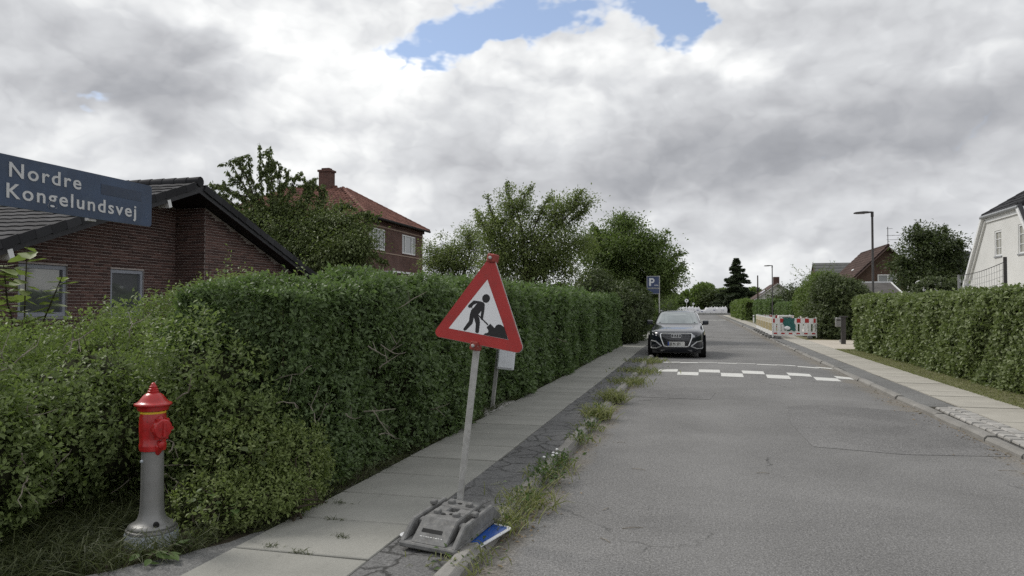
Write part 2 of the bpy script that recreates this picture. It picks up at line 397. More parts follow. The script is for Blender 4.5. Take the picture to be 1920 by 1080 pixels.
# ------------------------------------------------------------------ mesh helpers
class MB:
    def __init__(self):
        self.v = []; self.f = []
    def add(self, V, Fs):
        o = len(self.v)
        self.v += [tuple(p) for p in V]
        self.f += [tuple(i + o for i in f) for f in Fs]
        return self
    def box(self, c, s, rot=None, taper=1.0):
        x, y, z = s[0] / 2, s[1] / 2, s[2] / 2
        V = [(-x, -y, -z), (x, -y, -z), (x, y, -z), (-x, y, -z), (-x * taper, -y * taper, z), (x * taper, -y * taper, z), (x * taper, y * taper, z), (-x * taper, y * taper, z)]
        M = Euler(rot).to_matrix() if rot is not None else None
        V = [(M @ Vector(p) if M else Vector(p)) + Vector(c) for p in V]
        return self.add(V, [(0, 3, 2, 1), (4, 5, 6, 7), (0, 1, 5, 4), (1, 2, 6, 5), (2, 3, 7, 6), (3, 0, 4, 7)])
    def bar(self, a, b, w, h, up=(0, 0, 1)):
        a, b = Vector(a), Vector(b)
        d = (b - a).normalized()
        s = d.cross(Vector(up))
        if s.length < 1e-5:
            s = d.cross(Vector((1, 0, 0)))
        s.normalize()
        u = s.cross(d)
        V = [p + s * (sx * w / 2) + u * (sz * h / 2) for p in (a, b) for sx, sz in ((-1, -1), (1, -1), (1, 1), (-1, 1))]
        return self.add(V, [(0, 1, 2, 3), (7, 6, 5, 4), (0, 4, 5, 1), (1, 5, 6, 2), (2, 6, 7, 3), (3, 7, 4, 0)])
    def tube(self, path, rad, n=8, cap=True):
        P = [Vector(p) for p in path]
        if not hasattr(rad, '__len__'):
            rad = [rad] * len(P)
        V = []; Fs = []
        ref = None
        for i, p in enumerate(P):
            d = (P[min(i + 1, len(P) - 1)] - P[max(i - 1, 0)])
            d = d.normalized() if d.length > 1e-9 else Vector((0, 0, 1))
            if ref is None:
                ref = Vector((1, 0, 0)) if abs(d.x) < 0.8 else Vector((0, 1, 0))
            s = d.cross(ref).normalized()
            u = s.cross(d)
            ref = u.cross(s) * 0 + ref
            for k in range(n):
                a = 2 * PI * k / n
                V.append(p + s * (math.cos(a) * rad[i]) + u * (math.sin(a) * rad[i]))
        for i in range(len(P) - 1):
            for k in range(n):
                Fs.append((i * n + k, i * n + (k + 1) % n, (i + 1) * n + (k + 1) % n, (i + 1) * n + k))
        if cap:
            Fs.append(tuple(range(n)))
            Fs.append(tuple(range(len(P) * n - 1, (len(P) - 1) * n - 1, -1)))
        return self.add(V, Fs)
    def lathe(self, prof, n=32, c=(0, 0, 0), rot=None):
        V = []; Fs = []
        M = Euler(rot).to_matrix() if rot is not None else Matrix.Identity(3)
        for r, z in prof:
            for k in range(n):
                a = 2 * PI * k / n
                V.append(M @ Vector((r * math.cos(a), r * math.sin(a), z)) + Vector(c))
        for i in range(len(prof) - 1):
            for k in range(n):
                Fs.append((i * n + k, i * n + (k + 1) % n, (i + 1) * n + (k + 1) % n, (i + 1) * n + k))
        Fs.append(tuple(range(n - 1, -1, -1)))
        Fs.append(tuple(range((len(prof) - 1) * n, len(prof) * n)))
        return self.add(V, Fs)
    def prism(self, poly, vec):
        n = len(poly)
        vec = Vector(vec)
        V = [Vector(p) for p in poly] + [Vector(p) + vec for p in poly]
        Fs = [tuple(range(n)), tuple(range(2 * n - 1, n - 1, -1))]
        Fs += [(i, (i + 1) % n, n + (i + 1) % n, n + i) for i in range(n)]
        return self.add(V, Fs)
    def build(self, name, mat, parent=None, smooth=False, bevel=0.0, loc=None, seg=1):
        me = bpy.data.meshes.new(name)
        me.from_pydata(self.v, [], self.f)
        me.materials.append(MATS[mat])
        me.update()
        if smooth:
            me.polygons.foreach_set('use_smooth', [True] * len(me.polygons))
            try:
                me.set_sharp_from_angle(angle=R(38))
            except Exception:
                pass
        o = bpy.data.objects.new(name, me)
        COL.objects.link(o)
        if parent:
            o.parent = parent
        if loc:
            o.location = loc
        if bevel:
            b = o.modifiers.new('bevel', 'BEVEL')
            b.width = bevel; b.segments = seg; b.limit_method = 'ANGLE'; b.angle_limit = R(35)
        return o
def tag(o, label=None, cat=None, group=None, kind=None):
    if label: o['label'] = label
    if cat: o['category'] = cat
    if group: o['group'] = group
    if kind: o['kind'] = kind
    return o
def thing(name, loc, label, cat, group=None, rz=0.0, kind=None):
    o = bpy.data.objects.new(name, None)
    o.empty_display_size = 0.2
    COL.objects.link(o)
    o.location = loc
    o.rotation_euler = (0, 0, rz)
    return tag(o, label, cat, group, kind)
def copy_tree(o, parent=None):
    c = o.copy()
    COL.objects.link(c)
    if parent:
        c.parent = parent
    for ch in list(o.children):
        copy_tree(ch, c)
    return c
def share(src_mesh_obj, name, parent, loc, rot=(0, 0, 0), scale=(1, 1, 1)):
    o = bpy.data.objects.new(name, src_mesh_obj.data)
    COL.objects.link(o)
    o.parent = parent
    o.location = loc; o.rotation_euler = rot; o.scale = scale
    return o
def text_part(name, body, size, mat, parent, matrix, thick=0.002, bold=0.0, space=1.0, xscale=1.0):
    cu = bpy.data.curves.new('lettering', 'FONT')
    cu.body = body; cu.size = size; cu.extrude = thick; cu.offset = bold; cu.space_character = space
    cu.resolution_u = 4
    t = bpy.data.objects.new('tmp_text', cu)
    COL.objects.link(t)
    dg = bpy.context.evaluated_depsgraph_get()
    me = bpy.data.meshes.new_from_object(t.evaluated_get(dg))
    bpy.data.objects.remove(t)
    me.transform(Matrix.Diagonal((xscale, 1, 1, 1)))
    me.transform(matrix)
    me.materials.clear(); me.materials.append(MATS[mat])
    o = bpy.data.objects.new(name, me)
    COL.objects.link(o)
    o.parent = parent
    return o

# ---- leaves
def unit(a):
    return a / (np.linalg.norm(a, axis=1, keepdims=True) + 1e-9)
def leaf_object(name, P, D, N, L, Wd, mat, parent, fold=0.12, rng=RNG, kind='stuff', tint=None):
    n = len(P)
    D = unit(D); S = unit(np.cross(D, N)); N = np.cross(S, D)
    L = np.broadcast_to(np.asarray(L, float), (n,))[:, None]; Wd = np.broadcast_to(np.asarray(Wd, float), (n,))[:, None]
    V = np.empty((n, 4, 3), np.float32)
    V[:, 0] = P
    V[:, 1] = P + D * L * 0.48 + S * Wd * 0.5 + N * L * fold
    V[:, 2] = P + D * L - N * L * 0.06
    V[:, 3] = P + D * L * 0.48 - S * Wd * 0.5 + N * L * fold
    base = (np.arange(n, dtype=np.int32) * 4)[:, None]
    loops = (base + np.array([[0, 3, 2, 0, 2, 1]], np.int32)).ravel()
    me = bpy.data.meshes.new(name)
    me.vertices.add(4 * n); me.loops.add(6 * n); me.polygons.add(2 * n)
    me.vertices.foreach_set('co', V.ravel())
    me.loops.foreach_set('vertex_index', loops)
    me.polygons.foreach_set('loop_start', np.arange(0, 6 * n, 3, dtype=np.int32))
    at = me.attributes.new('tint', 'FLOAT', 'POINT')
    tv = rng.random(n).astype(np.float32) if tint is None else np.asarray(tint, np.float32)
    at.data.foreach_set('value', np.repeat(tv, 4))
    me.materials.append(MATS[mat])
    me.update(calc_edges=True)
    o = bpy.data.objects.new(name, me)
    COL.objects.link(o)
    if parent: o.parent = parent
    if kind: o['kind'] = kind
    return o
def shoots_to_leaves(B, D, Nn, length, leafL, leafW, k, rng):
    """shoots from B along D -> leaves in loose pairs"""
    n = len(B)
    t = (np.arange(k) + 0.6) / k
    D = unit(D)
    side = unit(np.cross(D, unit(rng.normal(size=(n, 3)))))
    oth = np.cross(D, side)
    Ps, Ds, Ns, Ls, Ts = [], [], [], [], []
    st = rng.random(n)
    for i in range(k):
        ang = (i % 2) * PI + (i // 2) * 1.3 + rng.normal(size=n) * 0.4
        rad = side * np.cos(ang)[:, None] + oth * np.sin(ang)[:, None]
        p = B + D * (length * t[i])[:, None]
        d = unit(D * 0.55 + rad * 0.8 + rng.normal(size=(n, 3)) * 0.15)
        nn = unit(D * 0.6 + Nn * 0.5 + rng.normal(size=(n, 3)) * 0.35)
        Ps.append(p); Ds.append(d); Ns.append(nn)
        Ls.append(leafL * rng.uniform(0.55, 1.35, n) * (0.75 + 0.25 * math.sin(PI * t[i])))
        Ts.append(np.clip(st * 0.42 + rng.random(n) * 0.26 + 0.34 * t[i], 0, 1))
    P = np.concatenate(Ps); L = np.concatenate(Ls)
    return P, np.concatenate(Ds), np.concatenate(Ns), L, L * (leafW / np.mean(leafL)), np.concatenate(Ts)
class FieldNoise:
    def __init__(self, rng, lo, hi, m=14):
        self.k = rng.normal(size=(m, 3)); self.k /= np.linalg.norm(self.k, axis=1, keepdims=True)
        self.f = np.exp(rng.uniform(math.log(lo), math.log(hi), m)); self.p = rng.uniform(0, 6.28, m)
        self.a = (self.f / lo) ** -0.6; self.a /= np.sqrt((self.a ** 2).sum() / 2)
    def __call__(self, P):
        return (np.sin((P @ (self.k * self.f[:, None]).T) * 1.0 + self.p) * self.a).sum(1)
# END-HELPERS
# ================================================================== SETTING: ground, road, pavements
XL_ROAD, XR_ROAD = -1.37, 3.38
def sm(a, b, x):
    t = min(1, max(0, (x - a) / (b - a)))
    return t * t * (3 - 2 * t)
def road_z(x, y):
    z = 0.0
    u = (y + 0.19 * (x - 1.1) - 19.9) / 2.35
    if abs(u) < 1:
        z += 0.105 * (1 - u * u) * max(0.0, 1 - ((x - 1.0) / 2.42) ** 2) ** 0.8
    u = (y - 40.4) / 0.8
    if abs(u) < 1:
        z += 0.035 * (1 - u * u)
    return z
def sheet(name, xs, ys, zf, mat, kind='structure', parent=None, smooth=True):
    m = MB()
    V = [(x, y, zf(x, y)) for y in ys for x in xs]
    nx = len(xs)
    Fs = [(j * nx + i, j * nx + i + 1, (j + 1) * nx + i + 1, (j + 1) * nx + i) for j in range(len(ys) - 1) for i in range(nx - 1)]
    m.add(V, Fs)
    o = m.build(name, mat, parent, smooth)
    if kind and not parent: o['kind'] = kind
    return o
sheet('ground', [-700, 700], [-300, 1200], lambda x, y: -0.06, 'soil')
ys = [-6, 0, 4, 8, 12, 16] + [17.5 + 0.2 * i for i in range(30)] + [24, 28, 32, 36, 39.4, 39.6, 39.8, 40, 40.2, 40.4, 40.6, 40.8, 41, 41.2, 41.4] + [44 + 6 * i for i in range(16)] + [140]
xs = [XL_ROAD + (XR_ROAD - XL_ROAD) * i / 20 for i in range(21)]
road = sheet('road', xs, ys, road_z, 'road_asphalt')
sheet('cross_street', [-60, XL_ROAD, XR_ROAD, 60], [129, 136.5], lambda x, y: 0.006, 'road_asphalt')
# painted squares of the speed hump: each a sheet that follows the hump
def mark(x0, x1, y0, y1, nx=6, ny=3, dz=0.004, mat='road_paint', name='hump_mark', skew=0.0):
    xs = [x0 + (x1 - x0) * i / nx for i in range(nx + 1)]
    m = MB()
    V = []; Fs = []
    for j in range(ny + 1):
        for i in range(nx + 1):
            x = xs[i] + random.uniform(-0.004, 0.004)
            y = y0 + (y1 - y0) * j / ny - skew * (x - 1.1)
            V.append((x, y, road_z(x, y) + dz))
    for j in range(ny):
        for i in range(nx):
            a = j * (nx + 1) + i
            Fs.append((a, a + 1, a + nx + 2, a + nx + 1))
    return m.add(V, Fs).build(name, mat, road)
x = -0.98
for i in range(9):
    if i % 2 == 0:
        mark(x, x + 0.49, 18.24, 18.74, skew=.19)
    else:
        mark(x, x + 0.49, 17.72, 18.22, skew=.19)
    x += 0.5
x = -0.98
for i in range(9):
    mark(x + (0.03 if i == 0 else 0), x + 0.49, 20.70 + 0.3 * ((i + 1) % 2), 21.15 + 0.3 * ((i + 1) % 2), skew=.19)
    x += 0.5
for x0 in (-0.9, 0.15, 1.2, 2.2):
    mark(x0, x0 + 0.9, 86.5, 88.0, 2, 2)
mark(XL_ROAD + 0.05, XR_ROAD - 0.02, 39.25, 39.42, 20, 1, 0.003, 'joint_soil', 'tar_seam')
mark(XL_ROAD + 0.05, XR_ROAD - 0.02, 41.2, 41.3, 20, 1, 0.003, 'joint_soil', 'tar_seam')
for pp in ([(1.30, 9.3), (2.2, 9.05), (3.30, 9.2), (3.33, 12.6), (2.6, 13.0), (1.9, 13.3), (1.42, 12.9), (1.25, 11.0)], [(-1.30, 13.6), (.2, 13.5), (.32, 14.6), (-.4, 14.75), (-1.30, 14.7)]):
    m = MB(); m.add([(x, y, 0.0035) for x, y in pp], [tuple(range(len(pp)))]); m.build('asphalt_patch', 'patch_asphalt', road)
# ---- left side: kerb, cracked asphalt strip, concrete slabs
KT, ST = 0.085, 0.072
kerb_l = thing('kerb_left', (0, 0, 0), None, None, kind='structure')
y = 1.2
while y < 34:
    L = random.uniform(0.72, 1.05)
    h = KT + random.uniform(-0.016, 0.010)
    m = MB()
    n = 3
    V = []
    x0, x1 = XL_ROAD - 0.135 + random.uniform(-.012, .012), XL_ROAD + random.uniform(-0.012, 0.012)
    for i in range(n + 1):
        yy = y + 0.012 + (L - 0.024) * i / n
        j = lambda s: random.uniform(-s, s)
        V += [(x0 + j(.006), yy, -0.08), (x0 + j(.008), yy, h - 0.012 + j(.006)), (x0 + 0.03, yy, h + j(.005)), (x1 - 0.035 + j(.006), yy, h + j(.006)), (x1 + j(.008), yy, h - 0.035 + j(.008)), (x1 + 0.01, yy, -0.08)]
    Fs = []
    for i in range(n):
        for k in range(5):
            Fs.append((i * 6 + k, (i + 1) * 6 + k, (i + 1) * 6 + k + 1, i * 6 + k + 1))
    Fs += [(0, 1, 2, 3, 4, 5), tuple(n * 6 + k for k in (5, 4, 3, 2, 1, 0))]
    m.add(V, Fs).build('kerb_stone', 'granite', kerb_l)
    y += L
m = MB(); m.box((XL_ROAD - 0.065, 82, -0.005), (0.13, 96, 0.17)); m.build('kerb_run', 'granite', kerb_l)
def strip_z(x, y):
    return 0.062 + 0.010 * math.sin(y * 1.7 + x * 3) * math.sin(y * 0.6) + 0.004 * math.sin(y * 7.1 + x * 9)
sheet('asphalt_strip_left', [-1.99, -1.9, -1.8, -1.7, -1.6, -1.49], [-3 + 0.35 * i for i in range(115)] + [60, 90, 129], strip_z, 'strip_asphalt')
walk_l = thing('sidewalk_left', (0, 0, 0), None, None, kind='structure')
sheet('bed', [-3.02, -1.985], [-3, 36], lambda x, y: 0.05, 'joint_soil', parent=walk_l)
m = MB(); m.box((0, 0, 0), (0.945, 0.737, 0.12))
slab_src = None
for i in range(42):
    y0 = 4.29 - 0.757 * 4 + 0.757 * i
    loc = (-2.468 + random.uniform(-.004, .004), y0 + 0.3785, ST - 0.06 + random.uniform(-.004, .004))
    rot = (random.uniform(-.006, .006), random.uniform(-.006, .006), random.uniform(-.004, .004))
    if slab_src is None:
        slab_src = m.build('slab', 'slab_concrete', walk_l, bevel=0.006)
        slab_src.location = loc; slab_src.rotation_euler = rot
    else:
        o = share(slab_src, 'slab', walk_l, loc, rot)
        b = o.modifiers.new('bevel', 'BEVEL'); b.width = 0.006; b.segments = 1; b.limit_method = 'ANGLE'
sheet('walk_run', [-2.94, -1.99], [33, 129], lambda x, y: ST, 'slab_concrete', parent=walk_l)
sheet('garden_left', [-90, -40, -20, -10, -6, -4, -2.945], [-6, 0, 3, 6, 9, 12, 18, 26, 40, 70, 129], lambda x, y: 0.045, 'soil')
ap = [(-2.945, 2.4), (-2.945, 4.72), (-3.02, 4.62), (-3.06, 4.40), (-3.16, 4.22), (-3.22, 4.05), (-3.34, 3.92), (-3.42, 3.75), (-3.60, 3.55), (-3.75, 3.3), (-3.8, 2.4)]
m = MB(); m.add([(x, y, 0.062) for x, y in ap], [tuple(range(len(ap) - 1, -1, -1))]); tag(m.build('asphalt_apron', 'strip_asphalt_right'), kind='structure')
# old granite setts round the cabinet post
setts_l = thing('sett_patch_left', (0, 0, 0), None, None, kind='structure')
sheet('bed', [-3.75, -2.95], [10.2, 12.2], lambda x, y: 0.052, 'joint_soil', parent=setts_l)
def sett(parent, cx, cy, sx, sy, top, mat='sett_granite', rz=0.0):
    m = MB()
    j = lambda s: random.uniform(-s, s)
    c = [(-1, -1), (1, -1), (1, 1), (-1, 1)]
    lo = [(sx / 2 * a * 1.0, sy / 2 * b, -0.10) for a, b in c]
    mi = [(sx / 2 * a + j(.008), sy / 2 * b + j(.008), top - 0.018 + j(.004)) for a, b in c]
    hi = [(sx / 2 * a * 0.80 + j(.008), sy / 2 * b * 0.82 + j(.008), top + j(.004)) for a, b in c]
    Fs = [(8, 9, 10, 11)]
    for k in range(4):
        Fs += [(k, (k + 1) % 4, 4 + (k + 1) % 4, 4 + k), (4 + k, 4 + (k + 1) % 4, 8 + (k + 1) % 4, 8 + k)]
    o = m.add(lo + mi + hi, Fs).build('sett', mat, parent)
    o.location = (cx, cy, 0); o.rotation_euler = (0, 0, rz)
    return o
for r in range(3):
    for k in range(8):
        sett(setts_l, -3.03 - r * 0.19 + random.uniform(-.02, .02), 10.4 + k * 0.215 + 0.1 * (r % 2), 0.175, 0.19, 0.082 + random.uniform(-.006, .008), rz=random.uniform(-.2, .2))
# ---- right side
kerb_r = thing('kerb_right', (0, 0, 0), None, None, kind='structure')
y = 4.0
while y < 60:
    L = random.uniform(0.85, 1.15)
    h = 0.066 + random.uniform(-0.010, 0.010)
    if 31.5 < y < 36: h = 0.045
    m = MB()
    V = []
    x0, x1 = XR_ROAD + random.uniform(-.022, .018), XR_ROAD + 0.13 + random.uniform(-.006, .006)
    j = lambda s: random.uniform(-s, s)
    n = 2
    for i in range(n + 1):
        yy = y + 0.01 + (L - 0.02) * i / n
        V += [(x0 - 0.01, yy, -0.08), (x0 + j(.006), yy, h - 0.03 + j(.006)), (x0 + 0.03, yy, h + j(.004)), (x1 - 0.02, yy, h + j(.004)), (x1, yy, h - 0.012), (x1, yy, -0.08)]
    Fs = [(i * 6 + k, i * 6 + k + 1, (i + 1) * 6 + k + 1, (i + 1) * 6 + k) for i in range(n) for k in range(5)]
    Fs += [(5, 4, 3, 2, 1, 0), tuple(n * 6 + k for k in range(6))]
    m.add(V, Fs).build('kerb_stone', 'granite', kerb_r)
    y += L
m = MB(); m.box((XR_ROAD + 0.065, 95, 0.0), (0.13, 68, 0.18)); m.build('kerb_run', 'granite', kerb_r)
sheet('asphalt_strip_right', [3.505, 3.6, 3.7, 3.8, 3.9, 3.96], [-3 + 0.5 * i for i in range(140)] + [90, 129], lambda x, y: 0.054 + 0.005 * math.sin(y * 1.3), 'strip_asphalt_right')
setts_r = thing('sett_patch_right', (0, 0, 0), None, None, kind='structure')
sheet('bed', [3.515, 3.905], [7.0, 12.95], lambda x, y: 0.063, 'joint_soil', parent=setts_r)
for r in range(2):
    k = 0
    y = 7.1 + 0.08 * r
    while y < 12.75 - 0.15 * (1 - r):
        L = random.uniform(0.19, 0.26)
        sett(setts_r, 3.61 + r * 0.19 + random.uniform(-.008, .008), y + L / 2, 0.162, L - 0.038, 0.100 + random.uniform(-.006, .006), rz=random.uniform(-.04, .04))
        y += L
walk_r = thing('sidewalk_right', (0, 0, 0), None, None, kind='structure')
sheet('bed', [3.955, 4.875], [2, 60], lambda x, y: 0.052, 'joint_soil', parent=walk_r)
m = MB(); m.box((0, 0, 0), (0.9, 0.736, 0.12))
src = None
for i in range(64):
    loc = (4.415 + random.uniform(-.003, .003), 5.0 + 0.757 * i, 0.068 - 0.06 + random.uniform(-.003, .003))
    if src is None:
        src = m.build('slab', 'slab_concrete_right', walk_r); src.location = loc
    else:
        share(src, 'slab', walk_r, loc, (random.uniform(-.004, .004), random.uniform(-.004, .004), 0))
sheet('walk_run', [3.96, 4.865], [53.2, 129], lambda x, y: 0.068, 'slab_concrete_right', parent=walk_r)
sheet('verge', [4.87, 5.2, 5.6], [2, 8, 14, 20, 26, 29.2], lambda x, y: 0.062, 'lawn')
sheet('driveway', [4.87, 6.5, 9, 16], [29.2, 31, 33, 36.6], lambda x, y: 0.065, 'drive_concrete')
sheet('garden_right', [5.6, 9, 16, 40, 90], [-6, 5, 15, 29.2], lambda x, y: 0.06, 'soil')
sheet('garden_right_far', [4.87, 9, 16, 40, 90], [36.6, 50, 80, 129], lambda x, y: 0.06, 'lawn')
# ================================================================== VEGETATION
_cF = Vector((-math.sin(YAW) * math.cos(PITCH), math.cos(YAW) * math.cos(PITCH), math.sin(PITCH)))
_cR = Vector((math.cos(YAW), math.sin(YAW), 0))
_cU = _cR.cross(_cF)
def at(px, py, Y):
    d = _cF * F_PX + _cR * (px - 960) + _cU * (540 - py)
    return Vector((0, 0, CAM_H)) + d * (Y / d.y)
def hedge(name, label, xf, side, Y0, Y1, T, H, leafL, leafW, mat, dens, ref=6.0, maxsc=3.0, k=6, amp=0.05, group=None, rough=0.0, near_end=True, far_end=False, seed=1, sprig=0.0, cat='hedge', inset=0.14, round_=0.22, shootlen=0.11, deform=None, core_start=0.0, twigs=0, amp_near=1.0):
    rng = np.random.default_rng(seed)
    cx, cy = xf - side * T / 2, (Y0 + Y1) / 2
    root = thing(name, (cx, cy, 0.05), label, cat, group)
    o0 = np.array([cx, cy, 0.05])
    fn = FieldNoise(rng, 1.6, 9.0)
    out = [[] for _ in range(6)]
    r = round_
    Lf, La, Lt = H - r, r * PI / 2, T - 2 * r
    tot = Lf + La + Lt + La + 0.5
    def emit(P, Nn, sc):
        disp = np.clip(fn(P), -1.7, 1.7) * amp * (1 + (amp_near - 1) * np.clip(1 - (P[:, 1] - Y0) / 2.5, 0, 1))
        P = P + Nn * disp[:, None]
        n = len(P)
        depth = rng.exponential(0.055, n) * sc ** 0.5
        length = shootlen * sc ** 0.7 * rng.uniform(0.6, 1.3, n)
        if sprig:
            lucky = (rng.random(n) < sprig) & (Nn[:, 2] > 0.3)
            length = np.where(lucky, length * rng.uniform(1.8, 3.6, n), length)
        D = unit(Nn * 0.75 + np.array([0, 0, 0.45]) + rng.normal(size=(n, 3)) * 0.5)
        B = P - Nn * depth[:, None] - D * (length * 0.65)[:, None]
        res = shoots_to_leaves(B, D, unit(Nn + np.array([0, 0, 0.5])), length, np.full(n, leafL * sc), leafW * sc, k, rng)
        for a, b in zip(out, res): a.append(b)
    y = Y0
    while y < Y1 - 1e-6:
        y1 = min(Y1, y + 1.0)
        sc = float(np.clip(math.hypot(xf, (y + y1) / 2) / ref, 1, maxsc))
        n = int(dens / sc ** 2 * tot * (y1 - y) / k)
        s = rng.random(n) * tot
        ins = np.zeros(n); z = np.zeros(n); nx = np.zeros(n); nz = np.zeros(n)
        a = s < Lf; ins[a] = 0; z[a] = s[a]; nx[a] = 1
        b = (s >= Lf) & (s < Lf + La); th = (s[b] - Lf) / r
        ins[b] = r * (1 - np.cos(th)); z[b] = Lf + r * np.sin(th); nx[b] = np.cos(th); nz[b] = np.sin(th)
        c = (s >= Lf + La) & (s < Lf + La + Lt); ins[c] = r + s[c] - Lf - La; z[c] = H; nz[c] = 1
        d = (s >= Lf + La + Lt) & (s < Lf + 2 * La + Lt); th = (s[d] - Lf - La - Lt) / r
        ins[d] = T - r + r * np.sin(th); z[d] = H - r + r * np.cos(th); nx[d] = -np.sin(th); nz[d] = np.cos(th)
        e = s >= Lf + 2 * La + Lt; ins[e] = T; z[e] = H - r - (s[e] - Lf - 2 * La - Lt); nx[e] = -1
        P = np.stack([xf - side * ins, rng.uniform(y, y1, n), z + 0.05], 1)
        Nn = np.stack([side * nx, np.zeros(n), nz], 1)
        emit(P, Nn, sc)
        y = y1
    for flag, yy, sy in ((near_end, Y0, -1), (far_end, Y1, 1)):
        if flag:
            sc = float(np.clip(math.hypot(xf, yy) / ref, 1, maxsc))
            n = int(dens / sc ** 2 * T * H / k)
            P = np.stack([xf - side * rng.uniform(0.05, T - .05, n), np.full(n, float(yy)), rng.uniform(0.05, H, n)], 1)
            emit(P, np.tile([[0, sy, 0.0]], (n, 1)), sc)
    P, D, N, L, Wd, Tt = [np.concatenate(a) for a in out]
    if deform: P = deform(P)
    keep = P[:, 2] > 0.07
    leaf_object('leaves', (P - o0)[keep], D[keep], N[keep], L[keep], Wd[keep], mat, root, rng=rng, tint=Tt[keep])
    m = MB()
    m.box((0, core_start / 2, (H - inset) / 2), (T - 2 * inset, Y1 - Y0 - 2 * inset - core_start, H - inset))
    m.build('inner_branches', 'hedge_inside', root)  # solid dark box added inside the hedge to block light coming through
    for _ in range(twigs):
        p = Vector((xf + side * .03 - cx, Y0 + .3 + rng.exponential(1.6) - cy, rng.uniform(.35, 1.6)))
        m2 = MB(); path = [p]; d = Vector((side * .5, rng.normal() * .6, rng.normal() * .5 + .2)).normalized()
        for i in range(5):
            d = (d + Vector((side * .12, rng.normal() * .3, rng.normal() * .3))).normalized(); path.append(path[-1] + d * rng.uniform(.03, .085))
        m2.tube(path, [.006, .0055, .005, .004, .003, .002], 5)
        d2 = (d + Vector(rng.normal(size=3)) * .8).normalized(); m2.tube([path[2], path[2] + d2 * .07, path[2] + d2 * .14], [.004, .003, .002], 4)
        m2.build('bare_twig', 'dry_twig', root)
    return root
def hedge_end(P):
    P = P.copy()
    t = np.clip((P[:, 1] - 5.3) / 2.2, 0, 1); t = t * t * (3 - 2 * t)
    P[:, 2] = .05 + (P[:, 2] - .05) * (.92 + .08 * t)
    P[:, 0] -= .25 * (1 - np.clip((P[:, 1] - 5.3) / 1.0, 0, 1)) ** 2
    P[:, 0] -= .21 * np.exp(-((P[:, 1] - 11.1) / .75) ** 4) * (P[:, 0] > -3.6)
    return P
def ellipsoid_shoots(lobes, n_per_area, rng, shell=0.35):
    Ps, Ns = [], []
    for (c, rad) in lobes:
        c = np.array(c, float); rad = np.array(rad, float)
        area = 4 * PI * ((rad[0] * rad[1]) ** 1.6 / 3 + (rad[0] * rad[2]) ** 1.6 / 3 + (rad[1] * rad[2]) ** 1.6 / 3) ** (1 / 1.6)
        n = int(n_per_area * area)
        u = unit(rng.normal(size=(n, 3)))
        rr = 1 - shell * rng.random(n) ** 1.6
        P = c + u * rad * rr[:, None]
        Nn = unit(u / rad)
        ok = P[:, 2] > 0.02
        Ps.append(P[ok]); Ns.append(Nn[ok])
    return np.concatenate(Ps), np.concatenate(Ns)
def stem_tubes(m, rng, base, targets, r0, r1, wob=0.08, n=5):
    for t in targets:
        b = Vector(base(t)) if callable(base) else Vector(base)
        t = Vector(t)
        path = []
        for i in range(6):
            f = i / 5
            p = b.lerp(t, f)
            p += Vector((rng.normal(), rng.normal(), rng.normal())) * wob * math.sin(PI * f)
            p.z += (t - b).length * 0.10 * math.sin(PI * f)
            path.append(p)
        m.tube(path, [r0 + (r1 - r0) * i / 5 for i in range(6)], n)
